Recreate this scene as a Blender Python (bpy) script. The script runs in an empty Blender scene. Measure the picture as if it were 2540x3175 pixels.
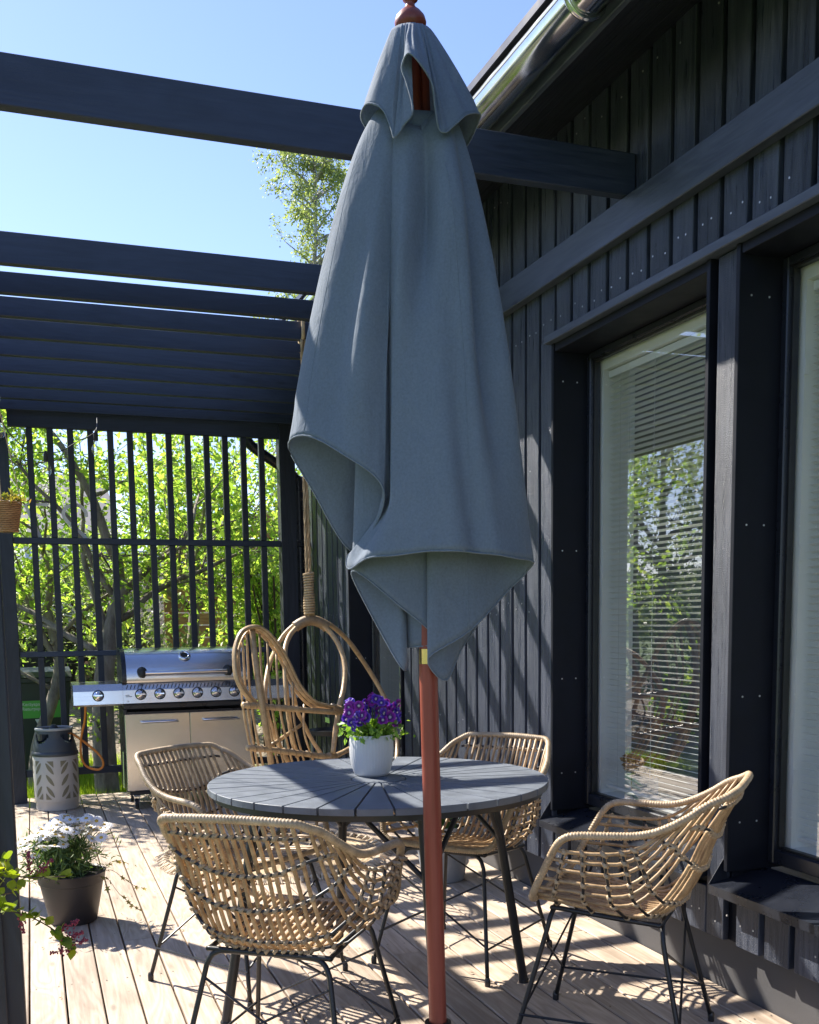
import bpy, math, random
import numpy as np
from mathutils import Vector, Matrix

random.seed(7)
RNG = np.random.default_rng(11)
scene = bpy.context.scene
COL = scene.collection

# ------------------------------------------------------------------ camera
YAW, PITCH, ROLL, EYE = 0.346916, -0.112413, -0.013344, 1.32
cam_data = bpy.data.cameras.new('camera')
cam = bpy.data.objects.new('camera', cam_data)
COL.objects.link(cam)
_f = Vector((math.sin(YAW), math.cos(YAW), 0))
_r = Vector((math.cos(YAW), -math.sin(YAW), 0))
_u = Vector((0, 0, 1))
_f2 = _f * math.cos(PITCH) + _u * math.sin(PITCH)
_u2 = _u * math.cos(PITCH) - _f * math.sin(PITCH)
_r3 = _r * math.cos(ROLL) + _u2 * math.sin(ROLL)
_u3 = _u2 * math.cos(ROLL) - _r * math.sin(ROLL)
_m = Matrix((_r3, _u3, -_f2)).transposed().to_4x4()
_m.translation = Vector((0, 0, EYE))
cam.matrix_world = _m
cam_data.sensor_width = 36.0
cam_data.lens = 36.0 * 2187.94 / 2156.25
cam_data.shift_y = (1553.8 - 1078.1) / 2156.25
cam_data.clip_start = 0.05
cam_data.clip_end = 2000
scene.camera = cam

# ------------------------------------------------------------------ light
SUN_TRAVEL = Vector((0.55, -0.90, -1.0)).normalized()
SUN_ELEV = math.asin(-SUN_TRAVEL.z)
TO_SUN_AZ = math.atan2(-SUN_TRAVEL.x, -SUN_TRAVEL.y)      # clockwise from +Y
world = bpy.data.worlds.new('World')
scene.world = world
world.use_nodes = True
_nt = world.node_tree
_bg = _nt.nodes['Background']
_sky = _nt.nodes.new('ShaderNodeTexSky')
_sky.sky_type = 'NISHITA'
_sky.sun_disc = False
_sky.sun_elevation = SUN_ELEV
_sky.sun_rotation = TO_SUN_AZ
_sky.air_density = 1.0
_sky.dust_density = 0.25
_sky.ozone_density = 2.0
_tint = _nt.nodes.new('ShaderNodeMix')
_tint.data_type, _tint.blend_type = 'RGBA', 'MULTIPLY'
_tint.inputs[0].default_value = 1.0
_tint.inputs[7].default_value = (0.93, 0.90, 1.10, 1)      # the camera's cool white balance
_nt.links.new(_sky.outputs[0], _tint.inputs[6])
_nt.links.new(_tint.outputs[2], _bg.inputs[0])
_bg.inputs[1].default_value = 0.092
sun_data = bpy.data.lights.new('sun', 'SUN')
sun_data.energy = 4.6
sun_data.angle = math.radians(0.5)
sun_data.color = (1.0, 0.94, 0.84)
sun = bpy.data.objects.new('sun', sun_data)
COL.objects.link(sun)
sun.rotation_euler = SUN_TRAVEL.to_track_quat('-Z', 'Y').to_euler()
sun.location = (-6, 10, 12)
scene.view_settings.view_transform = 'Standard'
scene.view_settings.look = 'None'
scene.view_settings.exposure = 1.4
scene.view_settings.gamma = 1.0
scene.cycles.max_bounces = 8
scene.cycles.transparent_max_bounces = 24
scene.cycles.use_denoising = True
scene.cycles.sample_clamp_indirect = 8.0

# ------------------------------------------------------------------ helpers
def link(o):
    COL.objects.link(o)
    return o

def tag(o, label=None, cat=None, group=None, kind=None):
    if label: o['label'] = label
    if cat: o['category'] = cat
    if group: o['group'] = group
    if kind: o['kind'] = kind
    return o

def thing(name, label, cat, loc=(0, 0, 0), rz=0.0, group=None, kind=None):
    o = bpy.data.objects.new(name, None)
    o.empty_display_size = 0.1
    link(o)
    o.location = loc
    o.rotation_euler = (0, 0, rz)
    return tag(o, label, cat, group, kind)

def make_mesh(name, verts, faces, mat, smooth=False):
    me = bpy.data.meshes.new(name)
    me.from_pydata([tuple(v) for v in verts], [], faces)
    if mat is not None:
        me.materials.append(mat)
    if smooth:
        me.polygons.foreach_set('use_smooth', [True] * len(me.polygons))
    me.update()
    return me

def add(name, me, parent=None, loc=(0, 0, 0), rot=None, kind=None):
    o = bpy.data.objects.new(name, me)
    link(o)
    o.parent = parent
    o.location = loc
    if rot is not None:
        o.rotation_euler = rot
    if kind:
        o['kind'] = kind
    return o

def copy_tree(o, parent=None):
    c = o.copy()
    link(c)
    c.parent = parent
    for ch in [x for x in bpy.data.objects if x.parent == o]:
        copy_tree(ch, c)
    return c

def smoothpath(pts, n, closed=False):
    """Catmull-Rom through pts, n samples per span."""
    P = [np.array(p, float) for p in pts]
    m = len(P)
    out = []
    spans = m if closed else m - 1
    for i in range(spans):
        if closed:
            a, b, c, d = P[(i - 1) % m], P[i], P[(i + 1) % m], P[(i + 2) % m]
        else:
            b, c = P[i], P[i + 1]
            a = P[i - 1] if i > 0 else 2 * b - c
            d = P[i + 2] if i + 2 < m else 2 * c - b
        for k in range(n):
            t = k / n
            out.append(0.5 * (2 * b + (c - a) * t + (2 * a - 5 * b + 4 * c - d) * t * t + (3 * b - a - 3 * c + d) * t ** 3))
    if not closed:
        out.append(P[-1])
    return out

class MB:
    """Collects shapes, builds one mesh."""
    def __init__(self):
        self.v = []
        self.f = []
    def quadbox(self, c):
        """c: 8 corners, bottom 4 then top 4."""
        n = len(self.v)
        self.v += [tuple(p) for p in c]
        self.f += [(n, n+3, n+2, n+1), (n+4, n+5, n+6, n+7), (n, n+1, n+5, n+4), (n+1, n+2, n+6, n+5), (n+2, n+3, n+7, n+6), (n+3, n, n+4, n+7)]
        return self
    def box(self, x0, x1, y0, y1, z0, z1):
        return self.quadbox([(x0, y0, z0), (x1, y0, z0), (x1, y1, z0), (x0, y1, z0), (x0, y0, z1), (x1, y0, z1), (x1, y1, z1), (x0, y1, z1)])
    def bbox(self, x0, x1, y0, y1, z0, z1, b=0.004):
        """box with chamfered edges all round (convex, 26 faces)"""
        X, Y, Z = (x0, x1), (y0, y1), (z0, z1)
        idx = {}
        n = len(self.v)
        for i in (0, 1):
            for j in (0, 1):
                for k in (0, 1):
                    sx, sy, sz = (1 - 2 * i) * b, (1 - 2 * j) * b, (1 - 2 * k) * b
                    for a, p in enumerate(((X[i], Y[j] + sy, Z[k] + sz), (X[i] + sx, Y[j], Z[k] + sz), (X[i] + sx, Y[j] + sy, Z[k]))):
                        idx[(i, j, k, a)] = len(self.v)
                        self.v.append(p)
        F = []
        for s in (0, 1):
            F.append([idx[(s, 0, 0, 0)], idx[(s, 1, 0, 0)], idx[(s, 1, 1, 0)], idx[(s, 0, 1, 0)]][::(1 if s else -1)])
            F.append([idx[(0, s, 0, 1)], idx[(1, s, 0, 1)], idx[(1, s, 1, 1)], idx[(0, s, 1, 1)]][::(-1 if s else 1)])
            F.append([idx[(0, 0, s, 2)], idx[(1, 0, s, 2)], idx[(1, 1, s, 2)], idx[(0, 1, s, 2)]][::(1 if s else -1)])
        ctr = np.array([(x0 + x1) / 2, (y0 + y1) / 2, (z0 + z1) / 2])
        def push(q):
            p = [np.array(self.v[t]) for t in q]
            nn = np.cross(p[1] - p[0], p[2] - p[0])
            if np.dot(nn, sum(p) / len(p) - ctr) < 0:
                q = q[::-1]
            self.f.append(tuple(q))
        for q in F:
            push(q)
        for i in (0, 1):
            for j in (0, 1):
                push([idx[(i, j, 0, 0)], idx[(i, j, 1, 0)], idx[(i, j, 1, 1)], idx[(i, j, 0, 1)]])
                push([idx[(i, 0, j, 0)], idx[(i, 1, j, 0)], idx[(i, 1, j, 2)], idx[(i, 0, j, 2)]])
                push([idx[(0, i, j, 1)], idx[(1, i, j, 1)], idx[(1, i, j, 2)], idx[(0, i, j, 2)]])
                for k in (0, 1):
                    push([idx[(i, j, k, 0)], idx[(i, j, k, 1)], idx[(i, j, k, 2)]])
        return self
    def prism(self, poly, axis, a0, a1):
        """extrude a 2-D polygon along axis ('x','y','z') between a0 and a1"""
        n = len(self.v)
        m = len(poly)
        def put(p, a):
            if axis == 'x': return (a, p[0], p[1])
            if axis == 'y': return (p[0], a, p[1])
            return (p[0], p[1], a)
        self.v += [put(p, a0) for p in poly] + [put(p, a1) for p in poly]
        area = sum(poly[i][0] * poly[(i + 1) % m][1] - poly[(i + 1) % m][0] * poly[i][1] for i in range(m))
        flip = (area < 0) != (axis == 'y')
        lo, hi = list(range(n, n + m)), list(range(n + m, n + 2 * m))
        self.f.append(tuple(lo if flip else lo[::-1]))
        self.f.append(tuple(hi[::-1] if flip else hi))
        for i in range(m):
            j = (i + 1) % m
            q = (lo[i], lo[j], hi[j], hi[i])
            self.f.append(q[::-1] if flip else q)
        return self
    def tube(self, pts, rad, sides=6, closed=False, caps=True, flat=1.0, twist=0.0):
        P = [np.array(p, float) for p in pts]
        m = len(P)
        R = rad if hasattr(rad, '__len__') else [rad] * m
        T = []
        for i in range(m):
            a = P[i - 1] if (i > 0 or closed) else P[i]
            b = P[(i + 1) % m] if (i < m - 1 or closed) else P[i]
            t = b - a
            T.append(t / (np.linalg.norm(t) + 1e-12))
        ref = np.array([0, 0, 1.0]) if abs(T[0][2]) < 0.9 else np.array([1.0, 0, 0])
        u = np.cross(T[0], ref)
        u /= np.linalg.norm(u)
        n0 = len(self.v)
        for i in range(m):
            u = u - T[i] * np.dot(u, T[i])
            u /= (np.linalg.norm(u) + 1e-12)
            w = np.cross(T[i], u)
            for k in range(sides):
                a = 2 * math.pi * k / sides + twist
                self.v.append(tuple(P[i] + (u * math.cos(a) + w * math.sin(a) * flat) * R[i]))
        rings = m if closed else m - 1
        for i in range(rings):
            j = (i + 1) % m
            for k in range(sides):
                l = (k + 1) % sides
                self.f.append((n0 + i * sides + k, n0 + i * sides + l, n0 + j * sides + l, n0 + j * sides + k))
        if caps and not closed:
            self.f.append(tuple(n0 + k for k in range(sides))[::-1])
            self.f.append(tuple(n0 + (m - 1) * sides + k for k in range(sides)))
        return self
    def lathe(self, prof, n=32, c=(0, 0), cap0=True, cap1=True, rfun=None):
        """prof: (r, z) list from bottom to top"""
        n0 = len(self.v)
        for i, (r, z) in enumerate(prof):
            for k in range(n):
                a = 2 * math.pi * k / n
                q = r * (rfun(a, z) if rfun else 1.0)
                self.v.append((c[0] + q * math.cos(a), c[1] + q * math.sin(a), z))
        for i in range(len(prof) - 1):
            for k in range(n):
                l = (k + 1) % n
                self.f.append((n0 + i * n + k, n0 + i * n + l, n0 + (i + 1) * n + l, n0 + (i + 1) * n + k))
        if cap0: self.f.append(tuple(n0 + k for k in range(n))[::-1])
        if cap1: self.f.append(tuple(n0 + (len(prof) - 1) * n + k for k in range(n)))
        return self
    def ball(self, c, r, nu=10, nv=6, s=(1, 1, 1)):
        n0 = len(self.v)
        c = np.array(c, float)
        for i in range(1, nv):
            t = math.pi * i / nv
            for k in range(nu):
                a = 2 * math.pi * k / nu
                self.v.append(tuple(c + r * np.array([s[0] * math.sin(t) * math.cos(a), s[1] * math.sin(t) * math.sin(a), -s[2] * math.cos(t)])))
        b, t_ = len(self.v), len(self.v) + 1
        self.v += [tuple(c - np.array([0, 0, r * s[2]])), tuple(c + np.array([0, 0, r * s[2]]))]
        for i in range(nv - 2):
            for k in range(nu):
                l = (k + 1) % nu
                self.f.append((n0 + i * nu + k, n0 + i * nu + l, n0 + (i + 1) * nu + l, n0 + (i + 1) * nu + k))
        for k in range(nu):
            l = (k + 1) % nu
            self.f.append((b, n0 + l, n0 + k))
            self.f.append((t_, n0 + (nv - 2) * nu + k, n0 + (nv - 2) * nu + l))
        return self
    def mesh(self, name, mat, smooth=False, off=None):
        v = self.v
        if off is not None:
            v = [(p[0] - off[0], p[1] - off[1], p[2] - off[2]) for p in v]
        return make_mesh(name, v, self.f, mat, smooth)
    def build(self, name, mat, parent=None, smooth=False, world=False, kind=None):
        """world=True: the shapes were given in world coordinates under an unrotated parent"""
        off = None
        if world and parent is not None:
            off = Vector((0, 0, 0))
            p = parent
            while p is not None:
                off += p.location
                p = p.parent
        return add(name, self.mesh(name, mat, smooth, off), parent, kind=kind)

def smooth_by_angle(o, deg=35):
    """sharp edges above the angle, smooth elsewhere"""
    import bmesh
    me = o.data
    bm = bmesh.new()
    bm.from_mesh(me)
    lim = math.radians(deg)
    for e in bm.edges:
        e.smooth = len(e.link_faces) == 2 and e.calc_face_angle(0) < lim
    for f in bm.faces:
        f.smooth = True
    bm.to_mesh(me)
    bm.free()
    return o

# ------------------------------------------------------------------ materials
class NT:
    def __init__(self, name):
        self.m = bpy.data.materials.new(name)
        self.m.use_nodes = True
        self.t = self.m.node_tree
        self.b = self.t.nodes['Principled BSDF']
        self.out = self.t.nodes['Material Output']
    def n(self, kind, **kw):
        x = self.t.nodes.new(kind)
        for k, v in kw.items():
            if k in x.inputs: x.inputs[k].default_value = v
            else: setattr(x, k, v)
        return x
    def l(self, a, b):
        self.t.links.new(a, b)
    def ramp(self, fac, stops):
        r = self.n('ShaderNodeValToRGB')
        while len(r.color_ramp.elements) < len(stops): r.color_ramp.elements.new(0.5)
        for e, (p, c) in zip(r.color_ramp.elements, stops):
            e.position = p
            e.color = (c[0], c[1], c[2], 1) if hasattr(c, '__len__') else (c, c, c, 1)
        self.l(fac, r.inputs[0])
        return r.outputs[0]
    def mix(self, fac, a, b, mode='MIX'):
        x = self.n('ShaderNodeMix', data_type='RGBA', blend_type=mode)
        for s, v in ((x.inputs[0], fac), (x.inputs[6], a), (x.inputs[7], b)):
            if hasattr(v, 'links') or hasattr(v, 'is_linked'): self.l(v, s)
            elif hasattr(v, '__len__'): s.default_value = (v[0], v[1], v[2], 1)
            else: s.default_value = v
        return x.outputs[2]
    def math(self, op, a, b=0.5):
        x = self.n('ShaderNodeMath', operation=op)
        for s, v in ((x.inputs[0], a), (x.inputs[1], b)):
            if hasattr(v, 'is_linked'): self.l(v, s)
            else: s.default_value = v
        return x.outputs[0]
    def coords(self, scale=(1, 1, 1), kind='Object', jitter=True):
        tc = self.n('ShaderNodeTexCoord')
        mp = self.n('ShaderNodeMapping')
        mp.inputs['Scale'].default_value = scale
        self.l(tc.outputs[kind], mp.inputs[0])
        if jitter:
            oi = self.n('ShaderNodeObjectInfo')
            cv = self.n('ShaderNodeCombineXYZ')
            self.l(self.math('MULTIPLY', oi.outputs['Random'], 37.0), cv.inputs[0])
            self.l(self.math('MULTIPLY', oi.outputs['Random'], 91.0), cv.inputs[1])
            self.l(self.math('MULTIPLY', oi.outputs['Random'], 53.0), cv.inputs[2])
            self.l(cv.outputs[0], mp.inputs['Location'])
        return mp.outputs[0]
    def noise(self, vec, scale=5.0, detail=4.0, rough=0.55, dist=0.0):
        x = self.n('ShaderNodeTexNoise')
        x.inputs['Scale'].default_value = scale
        x.inputs['Detail'].default_value = detail
        x.inputs['Roughness'].default_value = rough
        x.inputs['Distortion'].default_value = dist
        self.l(vec, x.inputs['Vector'])
        return x.outputs['Fac']
    def bump(self, height, strength=0.3, dist=0.005, normal=None):
        x = self.n('ShaderNodeBump')
        x.inputs['Strength'].default_value = strength
        x.inputs['Distance'].default_value = dist
        self.l(height, x.inputs['Height'])
        if normal is not None: self.l(normal, x.inputs['Normal'])
        self.l(x.outputs[0], self.b.inputs['Normal'])
        return x.outputs[0]
    def set(self, **kw):
        for k, v in kw.items():
            k = k.replace('_', ' ')
            s = self.b.inputs[k]
            if hasattr(v, 'is_linked'): self.l(v, s)
            elif hasattr(v, '__len__') and len(v) == 3: s.default_value = (*v, 1)
            else: s.default_value = v
        return self
    def rnd(self):
        return self.n('ShaderNodeObjectInfo').outputs['Random']
    def island(self):
        return self.n('ShaderNodeNewGeometry').outputs['Random Per Island']

def plain(name, col, rough=0.5, metal=0.0, spec=0.5, var=0.12, vs=9.0, bump=0.0, bs=60.0):
    """one colour with a soft mottling, a roughness mottling and fine relief"""
    t = NT(name)
    v = t.coords()
    n1 = t.noise(v, vs, 5)
    lo = tuple(c * (1 - var) for c in col)
    hi = tuple(min(1, c * (1 + var)) for c in col)
    t.set(Base_Color=t.ramp(n1, [(0.3, lo), (0.7, hi)]), Metallic=metal)
    t.b.inputs['Specular IOR Level'].default_value = spec
    t.set(Roughness=t.ramp(n1, [(0.3, max(0.02, rough - 0.06)), (0.7, min(1, rough + 0.06))]))
    if bump:
        t.bump(t.noise(v, bs, 4), bump, 0.003)
    return t.m

def wood(name, dark, light, along='y', rough=0.6, knots=True, bump=0.25, contrast=1.0, tint=0.15, spec=0.4, worn=None):
    """boards: stretched grain, growth-ring figure, knots, a tone of its own for each board"""
    t = NT(name)
    lo = {'x': (1.2, 26, 26), 'y': (26, 1.2, 26), 'z': (26, 26, 1.2)}[along]
    md = {'x': (0.55, 5, 5), 'y': (5, 0.55, 5), 'z': (5, 5, 0.55)}[along]
    vf, vm = t.coords(lo), t.coords(md)
    fine = t.noise(vf, 3.0, 6, 0.65)
    warp = t.noise(vm, 1.6, 3, 0.5, 0.8)
    ringy = t.math('FRACT', t.math('MULTIPLY', warp, 9.0))
    ringy = t.math('ABSOLUTE', t.math('SUBTRACT', ringy, 0.5))
    g = t.math('ADD', t.math('MULTIPLY', fine, 0.6), t.math('MULTIPLY', ringy, 0.5 * contrast))
    col = t.ramp(g, [(0.25, dark), (0.62, light)])
    if knots:
        vo = t.n('ShaderNodeTexVoronoi')
        vo.inputs['Scale'].default_value = 1.0
        kd = {'x': (1.1, 9, 9), 'y': (9, 1.1, 9), 'z': (9, 9, 1.1)}[along]
        kd = {'x': (3.0, 9, 9), 'y': (9, 3.0, 9), 'z': (9, 9, 3.0)}[along]
        t.l(t.coords(kd), vo.inputs['Vector'])
        k = t.ramp(vo.outputs['Distance'], [(0.05, 1.0), (0.13, 0.0)])
        col = t.mix(t.math('MULTIPLY', k, 0.55), col, tuple(c * 0.45 for c in dark))
    r = t.ramp(t.rnd(), [(0.0, 1 - tint), (0.5, 1.0), (1.0, 1 + tint * 0.6)])
    col = t.mix(1.0, col, r, 'MULTIPLY')
    stain = t.noise(t.coords({'x': (0.8, 3, 3), 'y': (3, 0.8, 3), 'z': (3, 3, 0.8)}[along]), 2.2, 5, 0.6)
    col = t.mix(1.0, col, t.ramp(stain, [(0.32, 0.80), (0.5, 1.0), (0.7, 1.08)]), 'MULTIPLY')
    if worn is not None:
        w = t.ramp(t.noise(vf, 1.3, 8, 0.75), [(0.58, 0.0), (0.68, 1.0)])
        col = t.mix(t.math('MULTIPLY', w, worn[0]), col, worn[1])
    t.set(Base_Color=col, Roughness=t.ramp(fine, [(0.3, rough - 0.1), (0.7, rough + 0.1)]))
    t.b.inputs['Specular IOR Level'].default_value = spec
    if worn is not None:
        g = t.math('ADD', g, t.math('MULTIPLY', t.noise(t.coords(), 260, 3, 0.7), 0.9))
    t.bump(g, bump, 0.004)
    return t.m

def leafmat(name, cols, trans=0.5, tcol=None, rough=0.45, per='island'):
    t = NT(name)
    src = t.island() if per == 'island' else t.rnd()
    c = t.ramp(src, [(i / max(1, len(cols) - 1), x) for i, x in enumerate(cols)])
    t.set(Base_Color=c, Roughness=rough)
    tr = t.n('ShaderNodeBsdfTranslucent')
    t.l(t.mix(1.0, c, tcol or (1.9, 1.7, 0.7), 'MULTIPLY'), tr.inputs[0])
    mx = t.n('ShaderNodeMixShader')
    mx.inputs[0].default_value = trans
    t.l(t.b.outputs[0], mx.inputs[1])
    t.l(tr.outputs[0], mx.inputs[2])
    t.l(mx.outputs[0], t.out.inputs[0])
    return t.m

def glassmat(name, base=0.05, gain=1.0, tint=(1, 1, 1), rough=0.0):
    """thin sheet glazing: mirror-like at a slant, clear face on"""
    t = NT(name)
    lw = t.n('ShaderNodeLayerWeight')
    lw.inputs[0].default_value = 0.5
    f3 = t.math('POWER', lw.outputs['Facing'], 3.0)
    fac = t.n('ShaderNodeClamp')
    t.l(t.math('ADD', t.math('MULTIPLY', f3, gain), base), fac.inputs[0])
    gl = t.n('ShaderNodeBsdfGlossy')
    gl.inputs['Roughness'].default_value = rough
    tp = t.n('ShaderNodeBsdfTransparent')
    tp.inputs[0].default_value = (*tint, 1)
    mx = t.n('ShaderNodeMixShader')
    t.l(fac.outputs[0], mx.inputs[0])
    t.l(tp.outputs[0], mx.inputs[1])
    t.l(gl.outputs[0], mx.inputs[2])
    t.l(mx.outputs[0], t.out.inputs[0])
    return t.m

M = {}
M['deck'] = wood('deck_wood', (0.37, 0.28, 0.205), (0.59, 0.485, 0.38), 'y', 0.62, True, 0.25, 0.8, 0.2)
M['clad'] = wood('black_stained_cladding', (0.018, 0.025, 0.044), (0.105, 0.116, 0.148), 'z', 0.34, True, 0.8, 0.4, 0.3, 0.5, (0.16, (0.20, 0.19, 0.19)))
M['blackx'] = wood('black_stained_beam', (0.016, 0.025, 0.048), (0.038, 0.052, 0.088), 'x', 0.5, True, 0.4, 0.4, 0.3, 0.5)
M['blacky'] = wood('black_stained_ledger', (0.038, 0.048, 0.070), (0.092, 0.11, 0.145), 'y', 0.5, True, 0.4, 0.4, 0.15, 0.5)
M['blackz'] = wood('black_stained_post', (0.010, 0.0135, 0.023), (0.026, 0.032, 0.047), 'z', 0.5, False, 0.35, 0.8, 0.15, 0.5)
M['reveal'] = plain('black_window_reveal', (0.007, 0.0085, 0.014), 0.55, 0.0, 0.2, var=0.2, bump=0.06)
M['metal_black'] = plain('black_sheet_metal', (0.014, 0.0165, 0.024), 0.3, var=0.2, vs=14, bump=0.05, bs=180)
M['steel_black'] = plain('black_powder_coated_steel', (0.014, 0.014, 0.015), 0.42, var=0.2, bump=0.05, bs=300)
M['plinth'] = plain('dark_grey_plinth_board', (0.075, 0.072, 0.074), 0.75, var=0.12, vs=4, bump=0.1, bs=90)
M['gutter'] = plain('dark_brown_glossy_gutter', (0.62, 0.63, 0.65), 0.16, 1.0, var=0.1)
M['soffit'] = wood('black_soffit_board', (0.009, 0.0115, 0.019), (0.02, 0.025, 0.038), 'y', 0.55, False, 0.2)
M['white'] = plain('white_painted_frame', (0.9, 0.9, 0.86), 0.4, var=0.03)
M['blind'] = plain('white_aluminium_slat', (0.82, 0.83, 0.80), 0.35, var=0.03)
M['cord'] = plain('white_cord', (0.7, 0.7, 0.66), 0.7)
M['glass'] = glassmat('window_glazing', 0.12, 1.8, (0.98, 1.0, 0.99))
M['bulbglass'] = glassmat('clear_bulb_glass', 0.08, 0.9)
M['room'] = plain('indoor_plaster', (0.45, 0.44, 0.42), 0.8, var=0.05)
M['roomfloor'] = wood('indoor_floor', (0.22, 0.15, 0.09), (0.36, 0.26, 0.17), 'y', 0.4)
M['roof'] = plain('dark_metal_roof', (0.04, 0.04, 0.045), 0.4)
M['nail'] = plain('bright_nail_head', (0.55, 0.55, 0.55), 0.4, 0.6)
# ------------------------------------------------------------------ ground
def ground_height(x, y):
    """lawn level with the deck's foot, a bank that rises behind the apple trees"""
    z = -0.16
    if y > 9.6:
        z += 0.55 * (1 - math.exp(-((y - 9.6) / 2.2) ** 2))
    return z + 0.02 * math.sin(x * 1.7) * math.cos(y * 1.3)

def build_ground():
    t = NT('lawn_and_bank')
    v = t.coords((1, 1, 1), 'Object', False)
    n1 = t.noise(v, 1.1, 5)
    n2 = t.noise(v, 42, 4)
    grass = t.ramp(n2, [(0.3, (0.05, 0.095, 0.018)), (0.7, (0.12, 0.19, 0.035))])
    litter = t.ramp(n2, [(0.35, (0.10, 0.075, 0.052)), (0.5, (0.24, 0.19, 0.14)), (0.66, (0.42, 0.35, 0.27))])
    sep = t.n('ShaderNodeSeparateXYZ')
    t.l(v, sep.inputs[0])
    bank = t.ramp(t.math('ADD', t.math('MULTIPLY', t.math('SUBTRACT', sep.outputs[1], 9.55), 0.8), t.math('MULTIPLY', n1, 0.5)), [(0.3, 0.0), (0.5, 1.0)])
    far = t.ramp(t.math('MULTIPLY', sep.outputs[1], 0.01), [(0.135, 1.0), (0.16, 0.0)])
    t.set(Base_Color=t.mix(t.math('MULTIPLY', bank, far), grass, litter), Roughness=0.95)
    t.bump(n2, 0.6, 0.03)
    xs = sorted(set(list(np.linspace(-14, 16, 61)) + [-400, -150, -60, -30, 30, 60, 150, 400]))
    ys = sorted(set(list(np.linspace(-12, 24, 73)) + [-400, -150, -60, -25, 40, 80, 150, 300, 500]))
    vs = [(x, y, ground_height(x, y)) for y in ys for x in xs]
    nx = len(xs)
    fs = [(j * nx + i, j * nx + i + 1, (j + 1) * nx + i + 1, (j + 1) * nx + i) for j in range(len(ys) - 1) for i in range(nx - 1)]
    o = add('ground', make_mesh('ground', vs, fs, t.m, True))
    o['kind'] = 'structure'
build_ground()

# ------------------------------------------------------------------ deck
DECK_PITCH = 0.1233
DECK_X0 = -0.0684
def build_deck():
    deck = bpy.data.objects.new('deck', None)
    link(deck)
    deck['kind'] = 'structure'
    deck.location = (1, 4, 0)
    rnd = random.Random(3)
    cache = {}
    def plank_mesh(w, L):
        key = (round(w, 4), round(L, 3))
        if key not in cache:
            h, c = 0.028, 0.0035
            poly = [(-w / 2 + c, 0), (w / 2 - c, 0), (w / 2, -c), (w / 2, -h), (-w / 2, -h), (-w / 2, -c)]
            cache[key] = MB().prism(poly, 'y', -L / 2, L / 2).mesh('plank', M['deck'])
        return cache[key]
    y_far = 8.43
    for i in range(-2, 19):
        x0 = DECK_X0 + i * DECK_PITCH
        x1 = x0 + DECK_PITCH
        if x1 > 2.29: x1 = 2.272
        w = x1 - x0 - 0.0065
        if w < 0.02: continue
        xc = (x0 + x1) / 2
        y = 0.2
        while y < y_far:
            L = rnd.choice((2.4, 3.0, 3.6, 4.2, 1.8))
            e = min(y_far, y + L)
            if y_far - e < 0.5: e = y_far
            L = e - y - 0.003
            o = add('plank', plank_mesh(w, L), deck, (xc - 1 + rnd.uniform(-.0006, .0006), (y + e) / 2 - 4, rnd.uniform(-.0012, .0006)))
            y = e
    fr = MB()
    for yy in np.arange(0.3, 8.4, 0.6):
        fr.box(-0.30, 2.268, yy, yy + 0.045, -0.15, -0.0295)
    fr.build('joist', M['blackx'], deck, world=True, kind='stuff')
    sc = MB()
    for i in range(-2, 19):
        xc = DECK_X0 + (i + 0.5) * DECK_PITCH
        if xc > 2.25: continue
        for yy in np.arange(0.3225, 8.4, 0.6):
            for s in (-0.036, 0.036):
                x, y = xc + s + rnd.uniform(-.004, .004), yy + rnd.uniform(-.006, .006)
                n = len(sc.v)
                sc.v += [(x + 0.0038 * math.cos(a), y + 0.0038 * math.sin(a), 0.0013) for a in np.arange(0, 6.2, 1.0472)]
                sc.f.append(tuple(range(n, n + 6)))
    sc.build('screw_head', plain('dull_screw_head', (0.16, 0.14, 0.12), 0.5, 0.5), deck, world=True, kind='stuff')
    MB().box(-0.345, -0.318, 0.2, 8.43, -0.20, -0.004).build('edge_board', M['blacky'], deck, world=True)
build_deck()

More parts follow.
